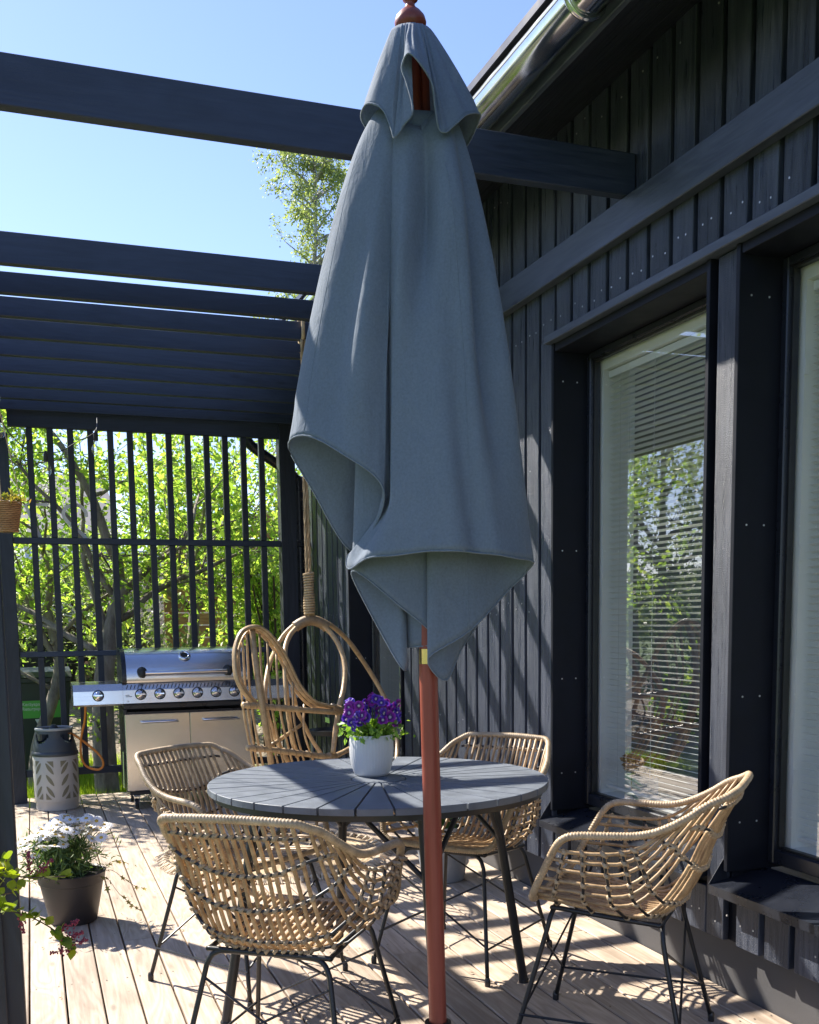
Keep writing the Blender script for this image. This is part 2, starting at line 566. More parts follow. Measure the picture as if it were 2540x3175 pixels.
# ------------------------------------------------------------------ house
WALL = 2.21          # front face of the proud boards
WINDOWS = [(1.79, 2.924), (3.061, 4.195), (6.223, 7.357)]
WZ0, WZ1 = 0.45, 2.508
def build_house():
    H = thing('house', 'black timber clad house with tall white framed windows along the deck', 'house', (2.5, 5.0, 0))
    Y0, Y1 = -1.5, 8.72
    mb = MB()
    xa, xb = WALL + 0.026, WALL + 0.19
    prev = Y0
    for a, b in WINDOWS:
        mb.box(xa, xb, prev, a - 0.002, 0.2, 3.75)
        mb.box(xa, xb, a + 0.0, b - 0.0, 0.2, WZ0 - 0.03)
        mb.box(xa, xb, a + 0.0, b - 0.0, WZ1 + 0.03, 3.75)
        prev = b + 0.002
    mb.box(xa, xb, prev, Y1, 0.2, 3.75)
    wall = mb.build('wall', M['reveal'], H, world=True)
    # cladding boards, one object each
    pitch, bw, th = 0.1448, 0.119, 0.024
    cache = {}
    def board(yc, z0, z1, w=bw):
        key = (round(w, 4), round(z1 - z0, 3))
        if key not in cache:
            h = (z1 - z0) / 2
            cache[key] = MB().bbox(-th / 2, th / 2, -w / 2, w / 2, -h, h, 0.0025).mesh('cladding_board', M['clad'])
        add('cladding_board', cache[key], wall, (WALL + th / 2 - 2.5 + random.uniform(-.001, .001), yc - 5.0, (z0 + z1) / 2))
    ref = 2.727 - bw / 2 - 0.006         # a board edge read at the wall's foot
    spots = [ref + k * pitch for k in range(-29, 59)]
    used = []
    for yc in spots:
        a, b = yc - bw / 2, yc + bw / 2
        hit = [w for w in WINDOWS if b > w[0] - 0.012 and a < w[1] + 0.012]
        if a < Y0 or b > Y1: continue
        if not hit:
            used.append((yc, 0.2, 3.37))
        else:
            w = hit[0]
            if a > w[0] - 0.012 and b < w[1] + 0.012:
                used.append((yc, 0.2, 0.372))
                used.append((yc, 2.545, 3.37))
            else:
                lo, hi = (a, w[0] - 0.0) if a < w[0] - 0.012 else (w[1] + 0.0, b)
                used.append((yc, 0.2, 0.372))
                used.append((yc, 2.545, 3.37))
                if hi - lo > 0.03 and not (2.90 < lo < 3.07):
                    board((lo + hi) / 2, 0.374, 2.543, round(hi - lo, 3))
    for yc, z0, z1 in used:
        if 2.91 < yc < 3.04 and z0 < 1:
            continue
        board(yc, z0, z1)
    if not any(2.91 < u[0] < 3.04 and u[1] > 1 for u in used):
        board(2.951, 2.545, 3.37)
    board(2.985, 0.2, 2.503, 0.098)
    # nail heads
    nm = MB()
    rr = random.Random(5)
    for yc, z0, z1 in used:
        if yc < 1.5 or yc > 8: continue
        for z in ([z0 + 0.07, z1 - 0.07] if z1 - z0 < 1 else [z0 + 0.07] + list(np.arange(0.75, z1 - 0.2, 0.62)) + [z1 - 0.08]):
            if z1 - z0 < 1 and z1 < 1 and abs(z - z1) < 0.08: continue
            for s in (-0.03, 0.03):
                c = (WALL - 0.0015, yc + s + rr.uniform(-.011, .011), z + rr.uniform(-.03, .03))
                if rr.random() < 0.66:
                    nm.tube([(c[0] + 0.004, c[1], c[2]), (c[0], c[1], c[2])], 0.0036, 6)
    nm.build('nail', M['nail'], wall, world=True, kind='stuff')
    MB().box(WALL + 0.066, WALL + 0.10, Y0, Y1, -0.3, 0.215).build('plinth', M['plinth'], H, world=True)
    led = MB().bbox(WALL - 0.047, WALL - 0.0015, Y0, 8.12, 2.75, 2.88, 0.003).build('ledger_beam', M['blacky'], H, world=True)
    for a, b in ((1.60, 4.212), (6.20, 7.375)):
        MB().bbox(WALL - 0.042, WALL + 0.024, a, b, 2.508, 2.5415, 0.003).build('lintel_board', M['blacky'], H, world=True)
    # windows
    for a, b in WINDOWS:
        fr = MB()
        f0, f1, fw = WALL + 0.152, WALL + 0.205, 0.03
        i0, i1, k0, k1 = a + 0.021, b - 0.021, WZ0 + 0.022, WZ1 - 0.035
        fr.bbox(f0, f1, i0, i0 + fw, k0, k1, 0.004)
        fr.bbox(f0, f1, i1 - fw, i1, k0, k1, 0.004)
        fr.bbox(f0, f1, i0 + fw, i1 - fw, k1 - fw, k1, 0.004)
        fr.bbox(f0, f1, i0 + fw, i1 - fw, k0, k0 + fw + 0.02, 0.004)
        win = fr.build('window', M['metal_black'], H, world=True)
        bead = MB()
        for (y0, y1, z0, z1) in ((i0 + fw, i0 + fw + 0.008, k0 + 0.05, k1 - fw), (i1 - fw - 0.008, i1 - fw, k0 + 0.05, k1 - fw), (i0 + fw + 0.0081, i1 - fw - 0.0081, k1 - fw - 0.008, k1 - fw), (i0 + fw + 0.0081, i1 - fw - 0.0081, k0 + 0.05, k0 + 0.058)):
            bead.box(f0 + 0.018, f1 - 0.012, y0, y1, z0, z1)
        bead.build('glazing_bead', M['steel_black'], win, world=True)
        g0, g1, h0, h1 = i0 + fw + 0.001, i1 - fw - 0.001, k0 + 0.051, k1 - fw - 0.001
        xg = f0 + 0.026
        n = MB()
        n.v = [(xg, g0, h0), (xg, g0, h1), (xg, g1, h1), (xg, g1, h0)]
        n.f = [(0, 3, 2, 1)]
        n.build('pane', M['glass'], win, world=True)
        # black boards lining the opening
        MB().bbox(WALL - 0.012, f1 + 0.02, a, a + 0.02, WZ0, WZ1, 0.002).build('reveal_board', M['reveal'], win, world=True)
        MB().bbox(WALL - 0.012, f1 + 0.02, b - 0.02, b, WZ0, WZ1, 0.002).build('reveal_board', M['reveal'], win, world=True)
        MB().bbox(WALL - 0.006, f1 + 0.02, a + 0.021, b - 0.021, WZ1 - 0.034, WZ1 - 0.001, 0.002).build('reveal_board', M['reveal'], win, world=True)
        nn = MB()
        for z in (0.62, 1.05, 1.62, 2.35):
            for x in (WALL + 0.035, WALL + 0.105):
                nn.tube([(x, b - 0.017, z), (x, b - 0.0212, z)], 0.0036, 6)
        nn.build('nail', M['nail'], win, world=True, kind='stuff')
        # folded sheet metal sill with turned-up ends and a dropped front lip
        s = MB()
        xo, zo, zi = WALL - 0.062, 0.405, 0.452
        xi = f0 + 0.004
        y0, y1 = a - 0.012, b + 0.012
        s.quadbox([(xo, y0, zo - 0.0015), (xi, y0, zi - 0.0015), (xi, y1, zi - 0.0015), (xo, y1, zo - 0.0015), (xo, y0, zo), (xi, y0, zi), (xi, y1, zi), (xo, y1, zo)])
        s.box(xo - 0.0015, xo + 0.0005, y0, y1, zo - 0.03, zo + 0.0004)
        for yy in (y0 - 0.0014, y1 - 0.0002):
            s.quadbox([(xo, yy, zo - 0.02), (WALL + 0.02, yy, zo + 0.0), (WALL + 0.02, yy + 0.0016, zo), (xo, yy + 0.0016, zo - 0.02), (xo, yy, zo + 0.003), (WALL - 0.004, yy, zo + 0.085), (WALL - 0.004, yy + 0.0016, zo + 0.085), (xo, yy + 0.0016, zo + 0.003)])
        s.build('sill', M['metal_black'], win, world=True)
        # white inner frame and lining
        L = MB()
        x0, x1 = f1 + 0.001, f1 + 0.16
        L.box(x0, x1, i0, i0 + 0.055, k0, k1)
        L.box(x0, x1, i1 - 0.055, i1, k0, k1)
        L.box(x0, x1, i0 + 0.055, i1 - 0.055, k1 - 0.075, k1)
        L.box(x0, x1 + 0.09, i0 + 0.055, i1 - 0.055, k0, k0 + 0.055)
        L.build('inner_frame', M['white'], win, world=True)
        for z in (0.75, 1.5, 2.1):
            MB().box(x0 - 0.004, x0 + 0.012, i1 - 0.064, i1 - 0.0545, z, z + 0.05).build('hinge', M['white'], win, world=True)
    # eaves: rafters' soffit, fascia, gutter, roof
    sx, sz = 1.79, 3.165
    so = MB()
    n = 7
    for k in range(n):
        u0, u1 = k / n, (k + 0.965) / n
        p0 = (sx + (WALL + 0.02 - sx) * u0, sz + (3.375 - sz) * u0)
        p1 = (sx + (WALL + 0.02 - sx) * u1, sz + (3.375 - sz) * u1)
        so.quadbox([(p0[0], Y0, p0[1]), (p1[0], Y0, p1[1]), (p1[0], Y1, p1[1]), (p0[0], Y1, p0[1]), (p0[0], Y0, p0[1] + 0.02), (p1[0], Y0, p1[1] + 0.02), (p1[0], Y1, p1[1] + 0.02), (p0[0], Y1, p0[1] + 0.02)])
    so.build('soffit', M['soffit'], H, world=True)
    MB().bbox(1.765, 1.789, Y0, Y1, 3.155, 3.33, 0.003).build('fascia', M['blacky'], H, world=True)
    gc, gz, gr = 1.698, 3.222, 0.066
    prof = []
    for k in range(15):
        a = math.pi + math.pi * k / 14
        prof.append((gc + gr * math.cos(a), gz + gr * math.sin(a)))
    inner = [(gc + (p[0] - gc) * 0.965, gz + (p[1] - gz) * 0.965) for p in prof][::-1]
    gut = MB()
    gut.prism(prof + inner, 'y', Y0, Y1)
    gut.tube([(gc - gr + 0.004, Y0, gz + 0.004), (gc - gr + 0.004, Y1, gz + 0.004)], 0.009, 8)
    g = gut.build('gutter', M['gutter'], H, world=True)
    smooth_by_angle(g, 40)
    for yy in (1.2, 3.02, 5.9, 8.8):
        ring = MB()
        ring.tube([(gc + (gr + 0.004) * math.cos(math.pi + math.pi * k / 16), yy, gz + (gr + 0.004) * math.sin(math.pi + math.pi * k / 16)) for k in range(17)], 0.011, 8)
        r_ = ring.build('gutter_clip', M['gutter'], g, True, world=True)
    rf = MB()
    rf.quadbox([(1.63, Y0, 3.262), (6.5, Y0, 5.64), (6.5, Y1, 5.64), (1.63, Y1, 3.262), (1.63, Y0, 3.29), (6.5, Y0, 5.668), (6.5, Y1, 5.668), (1.63, Y1, 3.29)])
    rf.build('roof', M['roof'], H, world=True)
    # rainwater pipe at the far corner
    dp = MB()
    py = 8.46
    dp.tube(smoothpath([(1.70, py, 3.17), (1.70, py, 2.86), (1.72, py, 2.76), (1.80, py, 2.69), (2.02, py, 2.55), (2.10, py, 2.48), (2.12, py, 2.38), (2.12, py, 1.2), (2.12, py, 0.02)], 6), 0.042, 12)
    pipe = dp.build('rainwater_pipe', M['metal_black'], H, world=True)
    smooth_by_angle(pipe, 40)
    for z in (0.6, 1.93):
        b_ = MB()
        b_.lathe([(0.044, z), (0.051, z + 0.004), (0.051, z + 0.05), (0.044, z + 0.054)], 14, (2.12, py), False, False)
        b_.box(2.165, 2.209, py - 0.01, py + 0.01, z + 0.01, z + 0.04)
        b_.build('pipe_bracket', M['metal_black'], pipe, world=True)
    # the room behind the glass
    rm = MB()
    xi, xo = WALL + 0.36, 6.4
    rm.box(xo, xo + 0.1, 4.4, 5.4, 0.2, 3.0)      # unseen far side left open beside this pier so skylight brightens the frames
    rm.box(xo, xo + 0.1, Y0, 4.4, 0.2, 0.5)
    rm.box(xo, xo + 0.1, 5.4, Y1, 0.2, 0.5)
    rm.box(xi, xo, Y0 - 0.1, Y0, 0.2, 3.0)
    MB().box(xi, xo, Y1, Y1 + 0.1, 0.2, 3.0).build('indoor_end_wall', plain('shade_darkened_end_wall', (0.10, 0.105, 0.11), 0.8), H, world=True)  # shade put into the wall colour to keep the blind gaps dark
    rm.box(xb + 0.001, xo, Y0, Y1, 2.62, 2.7)
    rm.box(4.0, 6.4, 4.9, 5.0, 0.21, 2.62)
    rm.build('indoor_wall', M['room'], H, world=True)
    MB().box(xb + 0.001, xo, Y0, Y1, 0.2, 0.28).build('indoor_floor', M['roomfloor'], H, world=True)
build_house()

# ------------------------------------------------------------------ venetian blinds
def build_blinds():
    names = ['white venetian blind behind the pane of the window cut by the right picture edge',
             'white venetian blind behind the tall window nearest the parasol',
             'white venetian blind in the far window behind the hanging chair']
    proto = None
    for (a, b), lab in zip(WINDOWS, names):
        yc = (a + b) / 2
        w = (b - a) - 0.17
        B = thing('venetian_blind', lab, 'blind', (WALL + 0.24, yc, 0.56), 0, 'venetian blinds in the house windows')
        pitch, n = 0.0242, 74
        top = n * pitch
        if proto is None:
            m = MB()
            seg = 4
            for s in range(seg):
                pass
            t = 0.0007
            pr = []
            tilt = math.radians(-15)
            for k in range(5):
                q = (k / 4 - 0.5) * 0.025
                zc = 0.0022 * (1 - (2 * k / 4 - 1) ** 2)
                pr.append((q * math.cos(tilt) - zc * math.sin(tilt), q * math.sin(tilt) + zc * math.cos(tilt)))
            poly = pr + [(p[0], p[1] - t) for p in pr[::-1]]
            m.prism(poly, 'y', -w / 2, w / 2)
            proto = (m.mesh('slat', M['blind']), MB().bbox(-0.014, 0.014, -w / 2 - 0.004, w / 2 + 0.004, 0, 0.03, 0.003).mesh('head_rail', M['blind']), MB().bbox(-0.013, 0.013, -w / 2, w / 2, -0.008, 0.006, 0.002).mesh('bottom_rail', M['blind']), w)
        for k in range(n):
            add('slat', proto[0], B, (0, 0, 0.012 + (k + 0.5) * pitch))
        add('head_rail', proto[1], B, (0, 0, top + 0.012))
        add('bottom_rail', proto[2], B, (0, 0, 0.0))
        c = MB()
        for y in (-w / 2 + 0.09, -w / 2 + 0.105, 0.12, 0.32 * w, w / 2 - 0.1):
            c.tube([(-0.0145, y, 0), (-0.0145, y, top + 0.02)], 0.0011, 4)
        c.build('lift_cord', M['cord'], B)
build_blinds()

# ------------------------------------------------------------------ pergola
JOISTS = [3.54, 5.01, 5.44, 5.836, 6.24, 6.65, 7.06, 7.48, 7.876]
def build_pergola():
    P = thing('pergola', 'black stained timber pergola of joists running from the house wall', 'pergola', (-0.13, 5.5, 0))
    jms = [MB().bbox(-1.28, 1.28, 0, 0.046, 0, h, 0.003).mesh('joist', M['blackx']) for h in (0.152, 0.133, 0.097)]
    for k, y in enumerate(JOISTS):
        add('joist', jms[min(k, 2)], P, (0.925 + 0.13, y - 5.5, 2.882))
    MB().bbox(-0.255, -0.13, -0.5, 8.30, 2.70, 2.881, 0.003).build('edge_beam', M['blacky'], P, world=True)
    for (x0, x1, y) in ((-0.19, -0.066, 3.0), (-0.40, -0.29, 5.55)):
        p = MB().bbox(x0, x1, y, y + 0.11, 0.0, 2.70 if y < 4 else 2.70, 0.004).build('post', M['blackz'], P, world=True)
        if y < 4:
            MB().bbox(x0 - 0.02, x1 - 0.046, y - 0.024, y - 0.001, 0.0, 2.6, 0.003).build('cover_board', M['blackz'], p, world=True)
build_pergola()

# ------------------------------------------------------------------ slat screen
SCREEN_Y = 8.2
def build_screen():
    S = thing('slat_screen', 'black open slat screen standing at the far end of the deck', 'screen', (0.9, SCREEN_Y, 0))
    y = SCREEN_Y
    for x0, x1, top in ((-0.20, -0.083, 2.70), (1.905, 2.03, 2.88)):
        MB().bbox(x0, x1, y - 0.02, y + 0.095, 0.0, top, 0.003).build('post', M['blackz'], S, world=True)
    MB().bbox(-0.082, 1.904, y - 0.004, y + 0.046, 2.75, 2.90, 0.003).build('top_rail', M['blackx'], S, world=True)
    MB().bbox(-0.20, 2.03, y - 0.045, y - 0.021, 2.86, 3.03, 0.003).build('header', M['blackx'], S, world=True)
    rails = ((1.916, 1.962), (1.087, 1.127), (0.192, 0.245))
    for z0, z1 in rails:
        MB().bbox(-0.082, 1.904, y - 0.003, y + 0.044, z0, z1, 0.003).build('rail', M['blackx'], S, world=True)
    bounds = [(1.963, 2.749), (1.128, 1.915), (0.246, 1.086)]
    ms = [MB().bbox(-0.022, 0.022, -0.022, 0.022, a, b, 0.0025).mesh('slat', M['blackz']) for a, b in bounds]
    for k in range(13):
        x = 0.064 + k * 0.1421
        for m in ms:
            add('slat', m, S, (x - 0.9, 0.021, 0))
build_screen()
# ------------------------------------------------------------------ furniture materials
def fabric_mat():
    t = NT('grey_parasol_cloth')
    v = t.coords((1, 1, 1), 'Object', False)
    n = t.noise(v, 3.0, 4)
    wv = t.n('ShaderNodeTexWave')
    wv.inputs['Scale'].default_value = 240
    wv.bands_direction = 'Z'
    t.l(v, wv.inputs[0])
    wx = t.n('ShaderNodeTexWave')
    wx.inputs['Scale'].default_value = 240
    wx.bands_direction = 'X'
    t.l(v, wx.inputs[0])
    weave = t.math('ADD', wv.outputs['Fac'], wx.outputs['Fac'])
    fine = t.noise(v, 170, 3)
    c = t.ramp(n, [(0.3, (0.165, 0.205, 0.268)), (0.7, (0.195, 0.24, 0.31))])
    c = t.mix(1.0, c, t.ramp(fine, [(0.3, 0.9), (0.7, 1.1)]), 'MULTIPLY')
    t.set(Base_Color=c, Roughness=0.9)
    t.b.inputs['Sheen Weight'].default_value = 0.15
    soft = t.noise(t.coords((1.6, 1.6, 0.7), 'Object', False), 11, 4, 0.55, 0.6)
    nb = t.bump(soft, 0.35, 0.02)
    t.bump(t.math('ADD', t.math('MULTIPLY', weave, 0.4), fine), 0.12, 0.002, nb)
    tr = t.n('ShaderNodeBsdfTranslucent')
    t.l(t.mix(1.0, c, (1.2, 1.2, 1.15), 'MULTIPLY'), tr.inputs[0])
    mx = t.n('ShaderNodeMixShader')
    mx.inputs[0].default_value = 0.28
    t.l(t.b.outputs[0], mx.inputs[1])
    t.l(tr.outputs[0], mx.inputs[2])
    t.l(mx.outputs[0], t.out.inputs[0])
    return t.m
M['fabric'] = fabric_mat()
M['redwood'] = wood('red_brown_varnished_pole', (0.215, 0.046, 0.028), (0.31, 0.075, 0.046), 'z', 0.4, False, 0.1, 0.4)
M['brass'] = plain('brass', (0.75, 0.56, 0.22), 0.25, 1.0)
M['table'] = plain('grey_composite_slat', (0.115, 0.132, 0.157), 0.55, var=0.2, vs=16, bump=0.25, bs=420)
def rattan_mat(name, dark, light, wrap=False, rough=0.5):
    t = NT(name)
    v = t.coords((1, 1, 1), 'Object', True)
    n = t.noise(v, 24, 5, 0.6)
    n2 = t.noise(v, 190, 3)
    c = t.ramp(n, [(0.28, dark), (0.68, light)])
    c = t.mix(1.0, c, t.ramp(n2, [(0.3, 0.84), (0.7, 1.12)]), 'MULTIPLY')
    c = t.mix(1.0, c, t.ramp(t.rnd(), [(0, 0.82), (1, 1.12)]), 'MULTIPLY')
    t.set(Base_Color=c, Roughness=rough)
    t.bump(n2, 0.35, 0.002)
    return t.m
M['rattan'] = rattan_mat('poly_rattan_strand', (0.235, 0.14, 0.065), (0.55, 0.375, 0.195))
M['wrap'] = rattan_mat('rattan_wrapping', (0.27, 0.19, 0.11), (0.49, 0.365, 0.225), True)
M['cane'] = rattan_mat('honey_cane', (0.38, 0.245, 0.125), (0.64, 0.46, 0.25), False, 0.35)
M['canewrap'] = rattan_mat('weathered_cane_binding', (0.25, 0.165, 0.09), (0.46, 0.33, 0.19), True)
M['rope'] = rattan_mat('jute_rope', (0.34, 0.23, 0.12), (0.58, 0.43, 0.26), True, 0.9)

# ------------------------------------------------------------------ parasol
QK = 0.86
def loft(meridians, rows, per, power, wrinkle, seed, creases=()):
    """meridians: (top point, hem point[, knee (u, v)]) -> closed sheet hanging from a gathered top"""
    full = []
    for m in meridians:
        a, b = m[0], m[1]
        k = m[2] if len(m) > 2 else tuple(a[i] + (b[i] - a[i]) * QK ** power for i in (0, 1))
        full.append((a, b, (k[0], k[1], 0.0)))
    tops = smoothpath([m[0] for m in full], per, True)
    hems = smoothpath([m[1] for m in full], per, True)
    kns = smoothpath([m[2] for m in full], per, True)
    n = len(hems)
    rnd = np.random.default_rng(seed)
    ph = rnd.uniform(0, 6.28, 8)
    v, f = [], []
    for j in range(rows + 1):
        q = j / rows
        for i in range(n):
            a, b, k = tops[i], hems[i], kns[i]
            if q < QK:
                p = (q / QK) ** power
                x, y = a[0] + (k[0] - a[0]) * p, a[1] + (k[1] - a[1]) * p
            else:
                p = (q - QK) / (1 - QK)
                p = p * p * (1.6 - 0.6 * p) * 0.5 + p * 0.5
                x, y = k[0] + (b[0] - k[0]) * p, k[1] + (b[1] - k[1]) * p
            z = a[2] + (b[2] - a[2]) * q
            th = 2 * math.pi * i / n
            w = wrinkle * q * (math.sin(th * 5 + ph[0] + 2.2 * q) + 0.7 * math.sin(th * 9 + ph[1] - 3 * q) + 0.45 * math.sin(th * 17 + ph[2] + 5 * q) + 0.5 * math.sin(q * 9 + th * 3 + ph[3]))
            for (ta, am, sg, q0, qw) in creases:
                dt = (th - ta + math.pi) % (2 * math.pi) - math.pi
                e = (dt - 0.05 * math.sin(q * 4 + ta)) / sg
                env = math.exp(-((q - q0) / qw) ** 2)
                w += am * env * (math.exp(-e * e) - 0.6 * math.exp(-(e - 1.6) ** 2))
            d = math.hypot(x, y) + 1e-6
            v.append((x + x / d * w, y + y / d * w, z))
    for j in range(rows):
        for i in range(n):
            k = (i + 1) % n
            f.append((j * n + i, (j + 1) * n + i, (j + 1) * n + k, j * n + k))
    return v, f, n

def build_parasol():
    base = Vector((1.007, 2.585, 0))
    A = thing('parasol', 'folded grey parasol with a red brown wooden pole standing before the table', 'parasol', base)
    yaw = math.atan2(0.338, 0.934)
    def wp(u, v, z):
        lean = -0.016 * (z - 0.2)
        x = u
        return (x * math.cos(yaw) + v * math.sin(yaw), -x * math.sin(yaw) + v * math.cos(yaw), z)
    # pole (slightly off plumb)
    pole = MB().tube([wp(-0.016 * (z - 0.22), 0, z) for z in (0.12, 0.5, 1.0, 1.205)], 0.0245, 20)
    smooth_by_angle(pole.build('lower_pole', M['redwood'], A), 40)
    pole = MB().tube([wp(-0.016 * (z - 0.22), 0, z) for z in (1.24, 1.8, 2.4, 2.79)], 0.0225, 16)
    smooth_by_angle(pole.build('upper_pole', M['redwood'], A), 40)
    smooth_by_angle(MB().tube([wp(-0.016, 0, 1.2055), wp(-0.0165, 0, 1.245)], 0.0235, 20).build('brass_sleeve', M['brass'], A), 40)
    fin = MB()
    c = wp(-0.042, 0, 0)
    fin.lathe([(0.022, 2.772), (0.034, 2.776), (0.032, 2.782), (0.038, 2.79), (0.040, 2.800), (0.036, 2.813), (0.026, 2.825), (0.016, 2.833), (0.0115, 2.840), (0.012, 2.847), (0.019, 2.853), (0.020, 2.866), (0.014, 2.88), (0.003, 2.888)], 24, (c[0], c[1]))
    smooth_by_angle(fin.build('finial', M['redwood'], A), 50)
    for k in range(6):
        a = 2 * math.pi * (k + 0.3) / 6
        r0, r1 = 0.036, 0.05
        top = wp(-0.04 + r0 * math.cos(a), r0 * math.sin(a), 2.7)
        bot = wp(-0.02 + r1 * math.cos(a), r1 * math.sin(a), 1.62 + 0.03 * k)
        MB().tube([top, bot], 0.0105, 4, flat=0.8, twist=0.78).build('rib', M['redwood'], A)
    # main canopy
    hem = [(-.372, .02, 1.773), (-.325, -.07, 1.790), (-.25, -.12, 1.748), (-.17, -.148, 1.695), (-.128, -.142, 1.645), (-.132, -.095, 1.585), (-.178, -.05, 1.52), (-.218, -.02, 1.492), (-.216, -.045, 1.455), (-.165, -.12, 1.478), (-.103, -.165, 1.481), (-.009, -.195, 1.489), (.1, -.195, 1.484), (.19, -.165, 1.472), (.258, -.07, 1.459),
           (.2, -.035, 1.40), (.09, -.075, 1.29), (-.016, -.068, 1.222), (.034, -.04, 1.162), (.078, .02, 1.25), (.125, .06, 1.334), (.11, .15, 1.40), (.0, .19, 1.35), (-.06, .12, 1.26), (-.065, .01, 1.25), (.008, -.044, 1.27), (-.105, -.06, 1.37), (-.2, -.035, 1.448), (-.2, .0, 1.42), (-.14, .01, 1.29), (-.082, -.008, 1.190), (-.085, .05, 1.25), (-.15, .14, 1.45), (-.24, .09, 1.53), (-.31, .055, 1.66)]
    mer = []
    n = len(hem)
    for i, h in enumerate(hem):
        a = math.atan2(h[1] + 0.0, h[0] + 0.03)
        r = 0.062
        zt = 2.60 - 0.07 * max(0, -math.sin(a)) ** 3
        kn = {5: (-.118, -.118), 6: (-.108, -.105), 7: (-.104, -.10), 8: (-.104, -.112), 9: (-.103, -.135), 10: (-.10, -.155)}.get(i)
        top = (-0.035 + 1.25 * r * math.cos(a), r * math.sin(a), zt)
        mer.append((top, h, kn) if kn else (top, h))
    v, f, nn = loft(mer, 64, 10, 0.6, 0.0034, 4, [(0.33, -0.016, 0.10, 0.7, 0.3), (0.52, 0.016, 0.10, 0.6, 0.3), (0.66, -0.010, 0.06, 0.45, 0.25), (1.98, -0.034, 0.10, 0.20, 0.16), (1.86, 0.020, 0.06, 0.28, 0.2), (2.10, 0.010, 0.05, 0.9, 0.35), (2.17, -0.008, 0.05, 0.85, 0.3), (2.24, 0.018, 0.07, 0.42, 0.28), (2.35, -0.022, 0.06, 0.5, 0.3), (2.45, 0.018, 0.06, 0.55, 0.3), (2.54, -0.012, 0.05, 0.7, 0.3), (3.0, 0.012, 0.08, 0.8, 0.3), (5.6, -0.012, 0.08, 0.8, 0.3)])
    # loose dents where the ribs push the cloth out
    vv = []
    for (x, y, z) in v:
        vv.append(wp(x, y, z))
    me = make_mesh('canopy', vv, f, M['fabric'], True)
    can = add('canopy', me, A)
    so = can.modifiers.new('thickness', 'SOLIDIFY')
    so.thickness = 0.0016
    so.offset = 0
    hemrow = vv[-nn:]
    hb = MB()
    hb.tube(hemrow[::2], 0.0026, 5, closed=True)
    hb.build('hem_seam', M['fabric'], can, True)
    for k in (1, 4, 12, 14, 16):
        col = [vv[j * nn + k * 10] for j in range(8, 65, 2)]
        MB().tube(col, 0.0017, 4).build('panel_seam', M['fabric'], can, True)
    # vent skirt
    skirt = [(-.168, .02, 2.590), (-.150, -.05, 2.588), (-.115, -.085, 2.560), (-.092, -.098, 2.505), (-.085, -.102, 2.486), (-.068, -.108, 2.505), (-.040, -.125, 2.535), (-.052, -.115, 2.60), (-.066, -.115, 2.640), (-.048, -.13, 2.662), (-.022, -.14, 2.635), (.006, -.135, 2.595), (.014, -.125, 2.545), (.022, -.115, 2.505), (.037, -.105, 2.494), (.060, -.095, 2.515), (.095, -.075, 2.55), (.128, -.02, 2.570), (.105, .04, 2.535), (.075, .075, 2.525), (.03, .10, 2.57), (-.05, .11, 2.55), (-.11, .09, 2.52), (-.145, .06, 2.56)]
    mer = []
    for h in skirt:
        a = math.atan2(h[1], h[0] + 0.04)
        mer.append(((-0.041 + 0.052 * math.cos(a), 0.046 * math.sin(a), 2.776), h))
    v, f, nn = loft(mer, 26, 10, 0.9, 0.0018, 9, [(0.9, 0.007, 0.08, 0.6, 0.4), (1.3, -0.008, 0.08, 0.5, 0.4), (2.2, -0.010, 0.09, 0.5, 0.4), (2.6, 0.010, 0.09, 0.5, 0.4), (3.6, 0.010, 0.09, 0.5, 0.4), (4.2, -0.009, 0.09, 0.6, 0.4)])
    vv = [wp(*p) for p in v]
    sk = add('vent_skirt', make_mesh('vent_skirt', vv, f, M['fabric'], True), A)
    so = sk.modifiers.new('thickness', 'SOLIDIFY')
    so.thickness = 0.0016
    so.offset = 0
    MB().tube(vv[-nn:][::2], 0.0026, 5, closed=True).build('hem_seam', M['fabric'], sk, True)
    # foot
    B = thing('parasol_stand', 'round dark parasol stand with a steel tube gripping the red brown pole', 'parasol stand', base)
    m = MB().lathe([(0.24, 0.0), (0.245, 0.03), (0.22, 0.055), (0.06, 0.075)], 40)
    smooth_by_angle(m.build('foot_plate', M['plinth'], B), 40)
    m = MB().lathe([(0.0275, 0.07), (0.0275, 0.195), (0.037, 0.20), (0.037, 0.215), (0.0265, 0.217)], 24, (0, 0), False, False)
    smooth_by_angle(m.build('tube', M['steel_black'], B), 40)
    m = MB().tube([(0.026, 0, 0.16), (0.058, -0.01, 0.16)], 0.006, 8)
    m.ball((0.066, -0.012, 0.16), 0.014)
    m.build('clamp_screw', M['steel_black'], B)
build_parasol()

